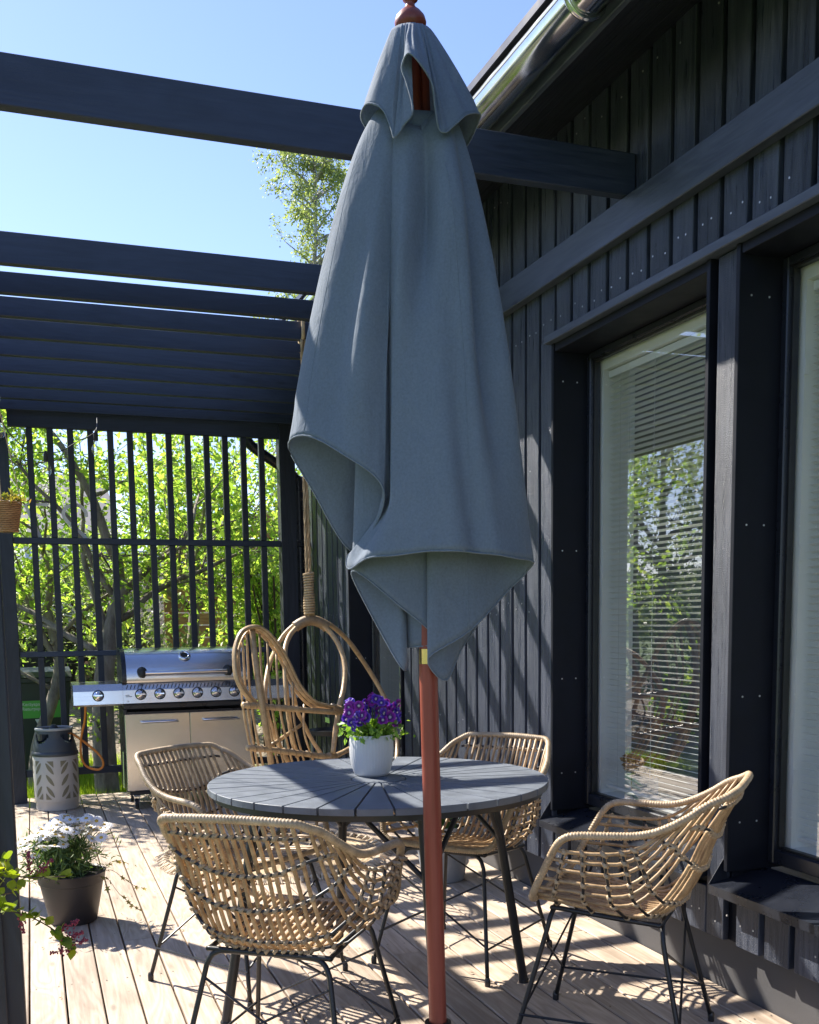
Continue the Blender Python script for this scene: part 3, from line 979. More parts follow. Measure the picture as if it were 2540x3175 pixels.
# ------------------------------------------------------------------ table
TT = 0.788
TC = (1.087, 3.32)
def build_table():
    T = thing('garden_table', 'round grey slatted garden table with black splayed steel legs', 'table', (TC[0], TC[1], 0))
    n, r0, r1, gap, th = 32, 0.094, 0.572, 0.0062, 0.021
    half = math.pi / n
    poly = []
    def edge(r, s):
        a = half - math.asin(min(1, gap / 2 / r))
        return (r * math.cos(a), s * r * math.sin(a))
    poly = [edge(r0, -1), edge(r1 - .003, -1)] + [(r1 * math.cos(t), r1 * math.sin(t)) for t in np.linspace(-half * 0.93, half * 0.93, 5)] + [edge(r1 - .003, 1), edge(r0, 1)]
    m = MB()
    k = len(poly)
    c = 0.0016
    ctr = np.mean(poly, axis=0)
    inset = [tuple(np.array(p) + (ctr - np.array(p)) / np.linalg.norm(ctr - np.array(p)) * c) for p in poly]
    m.v = [(*p, TT - th) for p in poly] + [(*p, TT - c) for p in poly] + [(*p, TT) for p in inset]
    m.f = [tuple(range(k))[::-1], tuple(range(2 * k, 3 * k))]
    for b in (0, k):
        for i in range(k):
            j = (i + 1) % k
            m.f.append((b + i, b + j, b + k + j, b + k + i))
    me = m.mesh('slat', M['table'])
    off = random.uniform(0, 1)
    for i in range(n):
        add('slat', me, T, (0, 0, random.uniform(-.0004, .0004)), (0, 0, 2 * half * (i + 0.28)))
    smooth_by_angle(MB().lathe([(0.088, TT - th), (0.091, TT - 0.004), (0.090, TT + 0.001), (0.086, TT + 0.0025), (0.03, TT + 0.0025), (0.029, TT - 0.004), (0.002, TT - 0.004)], 48).build('centre_disc', M['table'], T), 40)
    fr = MB()
    ring = [(0.545 * math.cos(2 * math.pi * i / 64), 0.545 * math.sin(2 * math.pi * i / 64), TT - th - 0.0125) for i in range(64)]
    fr.tube(ring, 0.0122, 4, closed=True, twist=0.785)
    smooth_by_angle(fr.build('rim_frame', M['steel_black'], T), 40)
    for i in range(4):
        a = math.pi / 2 * i
        MB().bbox(-0.54, -0.02, -0.012, 0.012, TT - th - 0.022, TT - th - 0.001, 0.002).build('support_bar', M['steel_black'], T).rotation_euler = (0, 0, a + 0.78)
    for i, a in enumerate((0.0, math.pi / 2, math.pi, 1.5 * math.pi)):
        d = np.array([math.cos(a), math.sin(a), 0])
        s = np.array([-math.sin(a), math.cos(a), 0])
        top = d * 0.415 + np.array([0, 0, TT - 0.025])
        bot = d * 0.545 + np.array([0, 0, 0.004])
        leg = MB().tube([top, top * 0.5 + bot * 0.5, bot], 0.0165, 14)
        L = leg.build('leg', M['steel_black'], T)
        smooth_by_angle(L, 40)
        kn = top * 0.70 + bot * 0.30
        for q in (-1, 1):
            e = d * 0.30 + s * 0.19 * q + np.array([0, 0, TT - 0.028])
            st = MB().tube([kn, e], 0.0085, 10).build('brace', M['steel_black'], L)
            smooth_by_angle(st, 40)
        MB().lathe([(0.018, 0.0), (0.0185, 0.012), (0.0165, 0.016)], 14, (bot[0], bot[1])).build('foot_cap', M['steel_black'], L)
build_table()

# ------------------------------------------------------------------ wicker armchairs
def build_chairs():
    K = [  # key strands from the middle of the seat to the top of the arm: front edge -> rim at the back
        (0.00, [(0, .205, .476), (0, .08, .462), (0, -.08, .442), (0, -.175, .446), (0, -.242, .52), (0, -.322, .665), (0, -.416, .834)]),
        (0.40, [(.105, .205, .477), (.105, .08, .462), (.105, -.07, .442), (.105, -.165, .448), (.107, -.233, .525), (.108, -.315, .667), (.108, -.412, .833)]),
        (0.66, [(.195, .20, .484), (.192, .07, .468), (.188, -.06, .450), (.186, -.135, .464), (.184, -.208, .545), (.187, -.30, .682), (.192, -.400, .829)]),
        (0.76, [(.246, .188, .515), (.252, .07, .512), (.254, -.03, .506), (.247, -.105, .518), (.238, -.18, .585), (.230, -.268, .692), (.224, -.362, .812)]),
        (0.84, [(.258, .165, .560), (.270, .06, .556), (.275, -.03, .552), (.268, -.10, .562), (.258, -.17, .618), (.250, -.245, .705), (.243, -.318, .782)]),
        (0.92, [(.267, .140, .610), (.279, .055, .606), (.285, -.025, .604), (.280, -.09, .612), (.273, -.15, .65), (.266, -.21, .708), (.260, -.268, .755)]),
        (1.00, [(.274, .115, .655), (.285, .05, .652), (.291, -.02, .652), (.289, -.08, .658), (.284, -.13, .675), (.279, -.17, .70), (.275, -.215, .730)]),
    ]
    ka = [k[0] for k in K]
    kp = np.array([k[1] for k in K], float)
    def key(a):
        s = 1 if a >= 0 else -1
        a = abs(a)
        i = min(len(ka) - 2, max(0, next((j for j in range(len(ka) - 1) if a <= ka[j + 1]), len(ka) - 2)))
        t = (a - ka[i]) / (ka[i + 1] - ka[i])
        p = kp[i] * (1 - t) + kp[i + 1] * t
        p = p.copy()
        p[:, 0] *= s
        return p
    def surf0(a, b):
        p = key(a)
        x = min(5.9999, b * 6)
        i = int(x)
        t = x - i
        P0 = p[i - 1] if i > 0 else 2 * p[0] - p[1]
        P1, P2 = p[i], p[i + 1]
        P3 = p[i + 2] if i + 2 < 7 else 2 * p[6] - p[5]
        return 0.5 * (2 * P1 + (P2 - P0) * t + (2 * P0 - 5 * P1 + 4 * P2 - P3) * t * t + (3 * P1 - P0 - 3 * P2 + P3) * t ** 3)
    def warp(p):
        x, y, z = p
        t = min(1, max(0, (z - 0.5) / 0.2))
        sx = float(np.interp(y, [-.4, -.1, .1, .2], [.93, .92, 1.06, 1.0]))
        x *= 1 + (sx - 1) * t
        y *= 1 - 0.085 * t * min(1, max(0, (-y - .15) / .15))
        return np.array([x, y, z])
    _raw = surf0
    surf = lambda a, b: warp(_raw(a, b))
    R0 = thing('wicker_armchair', 'wicker armchair', 'chair', (0, 0, 0))
    avals = [x / 0.195 * 0.66 for x in np.linspace(-0.184, 0.184, 15)]
    side = [0.735, 0.79, 0.845, 0.90, 0.95, 1.0]
    avals = [-s for s in side[::-1]] + avals + side
    rr = random.Random(8)
    for a in avals:
        pts = [surf(a, q) + np.array([rr.uniform(-.0012, .0012), 0, rr.uniform(-.001, .001)]) for q in np.linspace(0.0, 1.0, 19)]
        MB().tube(pts, 0.0064 if abs(a) < 0.7 else 0.0056, 6).build('strand', M['rattan'], R0, True)
    # cross wires in black steel, partly bound with rattan
    bind = MB()
    for b, lim in ((0.09, 1.0), (0.22, 1.0), (0.36, 1.0), (0.50, 1.0), (0.60, 1.0), (0.74, 0.93), (0.845, 0.80), (0.955, 0.70)):
        aa = np.linspace(-lim, lim, 61)
        path = []
        for a in aa:
            bb = b
            if b > 0.7: bb = b + (0.05 * (abs(a) / lim) ** 2 if b < 0.9 else 0.0)
            n_ = surf(a, min(1, bb))
            ctr = np.array([0, -0.02, 0.66])
            d = n_ - ctr
            d /= np.linalg.norm(d)
            path.append(n_ + d * 0.0065)
        MB().tube(path, 0.0047, 6).build('cross_wire', M['steel_black'], R0, True)
        for a in avals:
            if abs(a) > lim: continue
            bb = b
            if b > 0.7: bb = b + (0.05 * (abs(a) / lim) ** 2 if b < 0.9 else 0.0)
            p = surf(a, min(1, bb))
            q = surf(min(1, a + 0.012), min(1, bb))
            t = q - p if np.linalg.norm(q - p) > 1e-6 else np.array([1, 0, 0])
            t = t / np.linalg.norm(t)
            d = p - np.array([0, -0.02, 0.66])
            d /= np.linalg.norm(d)
            al = surf(a, min(1, bb + 0.01)) - surf(a, max(0, bb - 0.01))
            al /= np.linalg.norm(al)
            c = p + d * 0.0035
            w = 0.0095 + rr.uniform(-.001, .002)
            # a slanting wrap over the crossing
            bind.tube([c - t * w * 0.9 - al * w * 0.7, c + d * 0.0065, c + t * w * 0.9 + al * w * 0.7], [0.0045, 0.0082, 0.0045], 5)
            if (abs(a) > 0.7 and rr.random() < 0.75) or rr.random() < 0.3:
                bind.tube([c + t * 0.004 + d * 0.001, c + t * 0.024 + d * 0.001], 0.0062, 5)
    bind.build('binding', M['wrap'], R0, True, kind='stuff')
    # wrapped rim
    half = [(0, .206, .476), (.10, .206, .477), (.195, .203, .482), (.236, .195, .50), (.254, .176, .54), (.268, .140, .61), (.278, .108, .668), (.284, .082, .693), (.288, .045, .703), (.291, -.03, .705), (.291, -.11, .708), (.284, -.18, .724), (.266, -.265, .760), (.240, -.335, .800), (.217, -.383, .820), (.196, -.404, .832), (.16, -.412, .835), (.08, -.417, .838)]
    path = half + [(0, -.418, .839)] + [(-p[0], p[1], p[2]) for p in half[:0:-1]]
    sp = smoothpath([warp(p) for p in path], 14, True)
    L = [0.0]
    for i in range(1, len(sp)):
        L.append(L[-1] + np.linalg.norm(sp[i] - sp[i - 1]))
    tot = L[-1]
    N = 760
    res = []
    j = 0
    for i in range(N):
        s = tot * i / N
        while L[j + 1] < s: j += 1
        t = (s - L[j]) / (L[j + 1] - L[j])
        res.append(sp[j] * (1 - t) + sp[j + 1] * t)
    rad = [0.0112 + (0.0009 if i % 3 else -0.0012) + rr.uniform(-.0004, .0004) for i in range(N)]
    MB().tube(res, rad, 8, closed=True).build('rim', M['wrap'], R0, True)
    # steel under-frame
    fz, bz = 0.452, 0.432
    fr = MB()
    fr.tube(smoothpath([(-.15, .15, fz), (.15, .15, fz), (.178, .12, fz), (.178, -.14, bz), (.15, -.172, bz), (-.15, -.172, bz), (-.178, -.14, bz), (-.178, .12, fz)], 5, True), 0.0075, 6, closed=True)
    fr.build('seat_frame', M['steel_black'], R0, True)
    for s in (-1, 1):
        for (y0, y1, z) in ((.15, .26, fz - .003), (-.172, -.265, bz - .003)):
            pts = [(s * .02, y0, z), (s * .12, y0, z), (s * .158, y0 + (y1 - y0) * .03, z - .008), (s * .178, y0 + (y1 - y0) * .09, z - .035), (s * .19, y0 + (y1 - y0) * .2, z - .09), (s * .25, y1, 0.012)]
            leg = MB().tube(smoothpath(pts, 4), 0.0078, 7).build('leg', M['steel_black'], R0, True)
            MB().lathe([(0.0105, 0.0), (0.011, 0.02), (0.0085, 0.03)], 10, (s * .25, y1)).build('foot_cap', M['steel_black'], leg)
        MB().tube([(s * .235, .238, .125), (s * .235, -.242, .125)], 0.0042, 6).build('stretcher', M['steel_black'], R0)
    def legpt(s, fwd, z):
        y0, y1, zz = ((.15, .26, fz) if fwd else (-.172, -.265, bz))
        q = 1 - (z - 0.012) / (zz - .09 - 0.012)
        return (s * (.19 + .06 * q), y0 + (y1 - y0) * (.2 + .8 * q), z)
    for fwd in (True, False):
        for s in (-1, 1):
            MB().tube([legpt(s, fwd, .13), legpt(-s, fwd, .355)], 0.0038, 6).build('cross_brace', M['steel_black'], R0)
    spots = [
        ((0.711, 3.772), -2.565, 'wicker armchair with its back to the grill, left of the table'),
        ((0.663, 2.832), -0.648, 'wicker armchair nearest the camera with its woven back turned towards it'),
        ((1.547, 3.686), 2.222, 'wicker armchair behind the table with its back against the house wall'),
        ((1.674, 2.762), 0.808, 'wicker armchair at the right, pulled out from the table below the window'),
    ]
    for i, (c, f, lab) in enumerate(spots):
        o = R0 if i == 0 else copy_tree(R0)
        o.location = (c[0], c[1], 0)
        o.rotation_euler = (0, 0, f)
        o['label'] = lab
        o['group'] = 'wicker armchairs around the table'
build_chairs()

# ------------------------------------------------------------------ hanging cane chair
def build_egg():
    O = (1.506, 5.82, 0)
    E_ = thing('hanging_chair', 'honey coloured cane hanging chair slung from a jute rope', 'hanging chair', O)
    hoopA = [(-0.121,-0.120,0.567),(-0.186,-0.270,0.694),(-0.220,-0.320,0.915),(-0.201,-0.220,1.093),(-0.175,-0.120,1.176),(-0.129,-0.040,1.243),(-0.072,0.000,1.292),(-0.006,0.000,1.327),(0.067,0.000,1.303),(0.126,-0.020,1.245),(0.164,-0.070,1.155),(0.164,-0.140,1.055),(0.129,-0.220,0.946),(0.081,-0.300,0.865),(0.039,-0.370,0.755),(0.008,-0.400,0.605)]
    left2 = [(-0.049,0.040,1.325),(-0.116,0.040,1.274),(-0.172,0.030,1.211),(-0.222,-0.050,1.151),(-0.291,-0.200,1.070),(-0.345,-0.340,0.911),(-0.324,-0.420,0.746),(-0.239,-0.400,0.571)]
    hoopB = [(0.079,0.020,1.326),(0.162,0.080,1.289),(0.273,0.180,1.214),(0.386,0.280,1.101),(0.493,0.330,0.958),(0.555,0.300,0.824),(0.580,0.230,0.675),(0.565,0.130,0.561),(0.490,-0.020,0.467),(0.3,-0.2,0.43)]
    wing = [(-0.402,-0.520,0.877),(-0.485,-0.600,0.943),(-0.538,-0.620,1.025),(-0.548,-0.600,1.115),(-0.535,-0.560,1.198),(-0.494,-0.520,1.271),(-0.431,-0.500,1.298),(-0.372,-0.490,1.274),(-0.310,-0.470,1.209),(-0.254,-0.450,1.120),(-0.206,-0.440,1.017),(-0.159,-0.440,0.944),(-0.088,-0.420,0.886),(0.028,-0.360,0.856)]
    post = [(-0.433,-0.490,1.281),(-0.437,-0.550,1.179),(-0.431,-0.600,1.027),(-0.417,-0.620,0.885),(-0.393,-0.600,0.738),(-0.357,-0.520,0.569),(-0.33,-0.46,0.45)]
    bar1 = [(-0.523,-0.640,0.910),(-0.367,-0.580,0.888),(-0.206,-0.520,0.865),(0.056,-0.350,0.826)]
    bar2 = [(-0.503,-0.620,0.691),(-0.340,-0.560,0.661),(-0.174,-0.490,0.626),(-0.008,-0.400,0.588),(0.059,-0.320,0.587),(0.198,-0.120,0.595)]
    sticks = [[(-0.525,-0.580,1.187),(-0.503,-0.545,0.889),(-0.447,-0.500,0.584)],[(-0.493,-0.540,1.237),(-0.480,-0.535,0.915),(-0.427,-0.500,0.583)],[(-0.468,-0.520,1.265),(-0.458,-0.530,0.928),(-0.400,-0.500,0.581)],[(-0.395,-0.490,1.263),(-0.387,-0.525,0.925),(-0.308,-0.460,0.570)],[(-0.353,-0.480,1.222),(-0.349,-0.52,0.904),(-0.273,-0.440,0.566)],[(-0.303,-0.460,1.162),(-0.303,-0.51,0.872),(-0.219,-0.420,0.560)],[(-0.255,-0.450,1.078),(-0.259,-0.5,0.829),(-0.183,-0.420,0.558)],[(-0.213,-0.440,1.006),(-0.221,-0.49,0.792),(-0.152,-0.420,0.556)],[(-0.150,-0.420,0.883),(-0.165,-0.47,0.736),(-0.097,-0.400,0.562)]]
    def cane(name, pts, r, n=6, sides=9, par=None):
        sp = smoothpath(pts, n)
        rad = [r * (1 + 0.03 * math.sin(i * 0.9)) for i in range(len(sp))]
        return MB().tube(sp, rad, sides).build(name, M['cane'], par or E_, True)
    cane('hoop', hoopA, 0.0145)
    cane('hoop', left2, 0.0135)
    cane('hoop', hoopB, 0.0145)
    W = cane('wing_hoop', wing, 0.0125)
    cane('inner_hoop', [(p[0] * 0.985 - 0.004 + (0.016 if i < 6 else -0.012 if i > 6 else 0), p[1] + 0.018, p[2] - 0.017 if i > 3 else p[2]) for i, p in enumerate(wing)], 0.0085, par=W)
    cane('inner_hoop', [(p[0] - (0.0 if i < 6 else -0.012), p[1] - 0.018, p[2] + 0.004) for i, p in enumerate(wing)], 0.0075, par=W)
    cane('post', post, 0.0165)
    cane('arm_bar', bar1, 0.0155)
    cane('seat_bar', bar2, 0.0155)
    cane('brace', [(-0.364, -0.540, 0.684), (-0.115, -0.220, 0.755)], 0.0105)
    cane('brace', [(-0.191,-0.320,0.975),(-0.151,-0.270,0.835),(-0.108,-0.220,0.767),(-0.061,-0.200,0.675),(-0.010,-0.220,0.586),(0.008,-0.270,0.540)], 0.0115)
    for s in sticks:
        cane('stick', [s[0], s[1], s[2], (s[2][0] + 0.05, s[2][1] + 0.06, 0.44)], 0.0062, 5, 6)
    # seat ring and slats under the table's height
    ring = [(0.08 + 0.40 * math.cos(t), -0.12 + 0.36 * math.sin(t), 0.43) for t in np.linspace(0, 2 * math.pi, 33)[:-1]]
    MB().tube(ring, 0.0145, 8, closed=True).build('seat_ring', M['cane'], E_, True)
    for k in range(9):
        x = -0.26 + k * 0.085
        h = 0.36 * math.sqrt(max(0.02, 1 - ((x - 0.08) / 0.4) ** 2))
        cane('seat_slat', [(x, -0.12 - h, 0.43), (x, -0.12, 0.415), (x, -0.12 + h, 0.43)], 0.007, 4, 6)
    # lashings
    def lash(name, pts, r, turns, mat='canewrap'):
        P = smoothpath(pts, 12)
        rad = [r * (1.06 if i % 2 else 0.94) for i in range(len(P))]
        MB().tube(P, rad, 9).build(name, M[mat], E_, True)
    lash('lashing', [(-0.085,0.01,1.292),(-0.04,0.012,1.318),(0.0,0.012,1.330),(0.04,0.012,1.325),(0.075,0.01,1.309),(0.105,0.01,1.285)], 0.030, 20)
    lash('lashing', [(0.015,-0.372,0.858),(0.05,-0.352,0.840),(0.078,-0.325,0.834)], 0.024, 10)
    lash('lashing', [(-0.02,-0.405,0.592),(0.03,-0.365,0.588)], 0.021, 10)
    def spiral(path, r, turns, tr):
        P = smoothpath(path, 10)
        out = []
        n = turns * 10
        for i in range(n + 1):
            q = i / n * (len(P) - 1)
            j = min(len(P) - 2, int(q))
            c = P[j] + (P[j + 1] - P[j]) * (q - j)
            t = P[j + 1] - P[j]
            t /= np.linalg.norm(t)
            u = np.cross(t, [0, 0, 1]); u /= np.linalg.norm(u)
            w = np.cross(t, u)
            a = 2 * math.pi * i / 10
            out.append(c + (u * math.cos(a) + w * math.sin(a)) * r)
        MB().tube(out, tr, 4).build('spiral_binding', M['canewrap'], E_, True)
    spiral(bar1[:3], 0.0165, 9, 0.003)
    spiral(bar2[:4], 0.0165, 11, 0.003)
    # rope: two strands up to the joist, a whipped knot above the hoop
    Rp = thing('jute_rope', 'frayed jute rope holding the hanging chair from the pergola', 'rope', (O[0], O[1], 1.36))
    def rope(pts, r, tw, name='strand'):
        sp = smoothpath(pts, 30)
        for s in range(3):
            out = []
            for i, p in enumerate(sp):
                a = i * tw + s * 2.094
                out.append(p + np.array([math.cos(a), math.sin(a), 0]) * r * 0.55)
            MB().tube(out, r * 0.62, 5).build(name, M['rope'], Rp, True)
    rope([(-0.008, 0.0, -0.03), (-0.010, 0.0, 0.3), (-0.012, 0.0, 0.9), (-0.006, 0.0, 1.52)], 0.0085, 0.55)
    rope([(0.012, 0.008, -0.03), (0.010, 0.006, 0.3), (0.002, 0.004, 0.9), (0.012, 0.004, 1.52)], 0.0085, 0.55)
    wh = MB()
    n = 16
    out = []
    for i in range(n * 12 + 1):
        a = 2 * math.pi * i / 12
        z = 0.0 + 0.235 * i / (n * 12)
        out.append((0.026 * math.cos(a) * (1 + 0.12 * math.sin(z * 30)), 0.026 * math.sin(a), z))
    wh.tube(out, 0.0078, 5)
    wh.build('whipping', M['rope'], Rp, True)
    fz = MB()
    r2 = random.Random(2)
    for i in range(260):
        z = r2.uniform(0.0, 1.5)
        rad = 0.033 if z < 0.235 else 0.014
        a = r2.uniform(0, 6.28)
        p = np.array([rad * math.cos(a), rad * math.sin(a), z])
        d = np.array([math.cos(a), math.sin(a), r2.uniform(-.8, .8)])
        fz.tube([p, p + d * r2.uniform(.006, .024)], [0.0006, 0.0003], 3)
    fz.build('loose_fibre', M['rope'], Rp, kind='stuff')
    lp = MB()
    lp.tube([(0.0, 0.07, 1.52), (0.0, 0.075, 1.60), (0.0, 0.072, 1.68), (0.0, 0.04, 1.688), (0.0, 0.0, 1.685), (0.0, -0.012, 1.62), (0.0, -0.01, 1.53), (0, 0.03, 1.508)], 0.011, 7, closed=True)
    lp.build('joist_loop', M['rope'], Rp, True)
build_egg()
# ------------------------------------------------------------------ gas grill
def steel_mat(name, base, rough, aniso_dir, bump=0.05):
    t = NT(name)
    sc = {'x': (1.5, 90, 90), 'z': (90, 90, 1.5)}[aniso_dir]
    v = t.coords(sc, 'Object', False)
    n = t.noise(v, 4.0, 4, 0.6)
    big = t.noise(t.coords((4, 4, 1.2), 'Object', False), 1.5, 3)
    t.set(Base_Color=t.ramp(big, [(0.3, tuple(c * 0.9 for c in base)), (0.7, base)]), Metallic=1.0)
    t.set(Roughness=t.ramp(n, [(0.3, rough * 0.8), (0.7, rough * 1.25)]))
    t.bump(n, bump, 0.001)
    return t.m
M['brushed'] = steel_mat('brushed_steel_door', (0.70, 0.69, 0.68), 0.2, 'z', 0.03)
M['lid'] = steel_mat('brushed_steel_lid', (0.70, 0.72, 0.75), 0.2, 'x', 0.012)
M['chrome'] = plain('chrome', (0.78, 0.78, 0.8), 0.09, 1.0, var=0.02)
M['rubber'] = plain('black_rubber', (0.02, 0.02, 0.02), 0.7)
M['print'] = plain('black_print', (0.02, 0.02, 0.022), 0.6)

def text_obj(name, body, size, mat, parent, loc, rot, align='LEFT'):
    cu = bpy.data.curves.new(name, 'FONT')
    cu.body = body
    cu.size = size
    cu.align_x = align
    cu.extrude = 0.0004
    cu.materials.append(mat)
    tmp = bpy.data.objects.new(name, cu)
    link(tmp)
    bpy.context.view_layer.update()
    me = bpy.data.meshes.new_from_object(tmp.evaluated_get(bpy.context.evaluated_depsgraph_get()))
    bpy.data.objects.remove(tmp)
    me.materials.clear()
    me.materials.append(mat)
    o = bpy.data.objects.new(name, me)
    link(o)
    o.parent = parent
    o.location = loc
    o.rotation_euler = rot
    return o

def build_grill():
    gx, gy = 1.05, 7.55
    G = thing('gas_grill', 'stainless steel gas grill with a row of chrome knobs before the screen', 'grill', (gx, gy, 0))
    xl, xr = 0.592 - gx, 1.505 - gx
    # carcass: side panels, back, shelf of black gaps
    for x in (xl, xr - 0.02):
        MB().bbox(x, x + 0.02, 0.012, 0.47, 0.13, 0.72, 0.003).build('side_panel', M['metal_black'], G)
    m = MB().bbox(xl + 0.0205, xr - 0.0205, 0.03, 0.45, 0.105, 0.13, 0.003)
    m.box(xl + 0.0205, xr - 0.0205, 0.45, 0.468, 0.1305, 0.72)
    m.box(xl + 0.0205, xr - 0.0205, 0.025, 0.05, 0.1305, 0.70)
    m.build('carcass', M['metal_black'], G)
    xm = 1.049 - gx
    for (a, b) in ((xl + 0.003, xm - 0.0015), (xm + 0.0015, xr - 0.003)):
        d = MB().bbox(a, b, 0.0, 0.024, 0.138, 0.685, 0.004).build('door', M['brushed'], G)
        smooth_by_angle(d, 30)
        c = (a + b) / 2 + (0.012 if a < xm - 0.1 else -0.005)
        h = MB().tube(smoothpath([(c - 0.12, 0.0, 0.63), (c - 0.118, -0.02, 0.63), (c - 0.105, -0.03, 0.63), (c + 0.105, -0.03, 0.63), (c + 0.118, -0.02, 0.63), (c + 0.12, 0.0, 0.63)], 5), 0.0085, 10)
        h.build('handle', M['chrome'], d, True)
    # fire box band under the control panel
    MB().bbox(xl + 0.004, xr - 0.004, 0.02, 0.46, 0.7205, 0.765, 0.004).build('fire_box', M['metal_black'], G)
    # control panel: slanted face, upper lip folded back
    def panel(name, a, b, par=G):
        p = MB().prism([(0.012, 0.752), (-0.012, 0.766), (-0.004, 0.858), (0.016, 0.905), (0.46, 0.907), (0.46, 0.766)], 'x', a, b)
        return p.build(name, M['lid'], par)
    pn = panel('control_panel', xl - 0.001, xr + 0.001)
    ls = panel('side_shelf', 0.257 - gx, xl - 0.0025)
    rs = panel('side_shelf', xr + 0.0025, 1.85 - gx)
    sl = MB()
    for k in range(34):
        x = xl + 0.02 + k * 0.0258
        if x > xr - 0.03: break
        # slanting vent slots on the upper fold
        y0, z0, y1, z1 = 0.0005, 0.866, 0.0125, 0.894
        e = 0.0012
        sl.v += [(x, y0 - e, z0), (x + 0.006, y0 - e, z0), (x + 0.018, y1 - e, z1), (x + 0.012, y1 - e, z1)]
        n = len(sl.v) - 4
        sl.f.append((n, n + 1, n + 2, n + 3))
    sl.build('vent_slot', M['print'], pn, kind='stuff')
    text_obj('mark', 'CE', 0.016, M['print'], pn, (xl + 0.02, -0.0125, 0.775), (math.radians(84), 0, 0))
    mk = MB()
    for (dx, w, z) in ((0.0, 0.028, 0.822), (0.0, 0.045, 0.812)):
        mk.box(xl + 0.015 + dx, xl + 0.015 + dx + w, -0.0095, -0.0075, z, z + 0.004)
    mk.build('mark', M['print'], pn)
    kn = MB()
    prof = [(0.034, 0.0), (0.035, 0.006), (0.030, 0.012), (0.026, 0.014), (0.0255, 0.036), (0.022, 0.043), (0.0, 0.044)]
    kn.lathe(prof, 24)
    kme = kn.mesh('knob', M['chrome'], True)
    grip = MB().bbox(-0.006, 0.006, -0.025, 0.025, 0.043, 0.052, 0.002).mesh('grip', M['chrome'])
    bez = MB().lathe([(0.039, 0.0), (0.040, 0.002), (0.0352, 0.003)], 24).mesh('bezel', M['print'])
    tilt = math.radians(85)
    for i, x in enumerate([0.423] + [0.712 + 0.1326 * k for k in range(6)]):
        o = add('knob', kme, ls if i == 0 else pn, (x - gx, -0.0085, 0.827), (tilt, 0, 0))
        add('grip', grip, o, (0, 0, 0), (0, 0, math.pi / 2))
        add('bezel', bez, o, (0, 0, -0.0005))
    # lid: rolled front, black end caps
    prof = [(0.004, 0.910), (0.002, 0.935), (0.008, 0.985), (0.028, 1.04), (0.062, 1.088), (0.11, 1.122), (0.17, 1.142), (0.24, 1.147), (0.34, 1.140), (0.42, 1.10), (0.455, 1.02), (0.46, 0.912)]
    sp = [tuple(p) for p in smoothpath([(p[0], p[1], 0) for p in prof], 3)]
    poly = [(p[0], p[1]) for p in sp]
    lid = MB().prism(poly, 'x', 0.621 - gx, 1.478 - gx).build('lid', M['lid'], G)
    smooth_by_angle(lid, 30)
    big = [((p[0] - 0.23) * 1.025 + 0.23 - 0.003, 0.909 + (p[1] - 0.909) * 1.025) for p in poly]
    for a, b in ((xl - 0.002, 0.6205 - gx), (1.4785 - gx, xr + 0.002)):
        c = MB().prism(big, 'x', a, b).build('end_cap', M['metal_black'], lid)
        smooth_by_angle(c, 30)
    hz = 0.977
    hb = MB().tube([(0.745 - gx, -0.058, hz), (1.318 - gx, -0.058, hz)], 0.0165, 16).build('handle', M['chrome'], lid)
    smooth_by_angle(hb, 40)
    for x in (0.728 - gx, 1.335 - gx):
        s = MB().ball((x, -0.05, hz), 0.03, 12, 8, (0.8, 1.0, 1.15))
        s.tube([(x, -0.05, hz), (x, 0.012, hz + 0.008)], [0.026, 0.036], 12)
        s.build('handle_bracket', M['rubber'], hb, True)
    th = MB().lathe([(0.044, 0.0), (0.045, 0.008), (0.038, 0.016), (0.026, 0.017), (0.0255, 0.012), (0.0, 0.012)], 28).mesh('thermometer', M['chrome'], True)
    o = add('thermometer', th, lid, (1.034 - gx, 0.062, 1.088), (math.radians(47), 0, 0))
    add('dial', MB().lathe([(0.0, 0.0125), (0.0245, 0.0126)], 24, (0, 0), False, False).mesh('dial', M['print']), o)
    # castors
    for x in (0.66 - gx, 1.44 - gx):
        for y in (0.06, 0.41):
            c = MB()
            c.bbox(x - 0.024, x + 0.024, y - 0.024, y + 0.024, 0.094, 0.104, 0.002)
            c.quadbox([(x - 0.018, y - 0.012, 0.035), (x - 0.014, y - 0.012, 0.035), (x - 0.014, y + 0.022, 0.035), (x - 0.018, y + 0.022, 0.035), (x - 0.02, y - 0.02, 0.0935), (x - 0.016, y - 0.02, 0.0935), (x - 0.016, y + 0.02, 0.0935), (x - 0.02, y + 0.02, 0.0935)])
            c.quadbox([(x + 0.014, y - 0.012, 0.035), (x + 0.018, y - 0.012, 0.035), (x + 0.018, y + 0.022, 0.035), (x + 0.014, y + 0.022, 0.035), (x + 0.016, y - 0.02, 0.0935), (x + 0.02, y - 0.02, 0.0935), (x + 0.02, y + 0.02, 0.0935), (x + 0.016, y + 0.02, 0.0935)])
            cs = c.build('castor', M['chrome'], G)
            w = MB().lathe([(0.012, -0.011), (0.034, -0.012), (0.037, -0.008), (0.037, 0.008), (0.034, 0.012), (0.012, 0.011)], 24).mesh('wheel', M['rubber'], False)
            wo = add('wheel', w, cs, (x, y + 0.006, 0.0372), (0, math.pi / 2, 0))
            add('rim', MB().lathe([(0.0, -0.0125), (0.019, -0.0128), (0.019, 0.0128), (0.0, 0.0125)], 20, (0, 0), False, False).mesh('rim', M['chrome']), wo)
    # tool rail at the left flank
    MB().tube([(xl - 0.012, 0.05, 0.42), (xl - 0.016, 0.05, 0.16)], 0.006, 6).build('side_rail', M['chrome'], G)
build_grill()

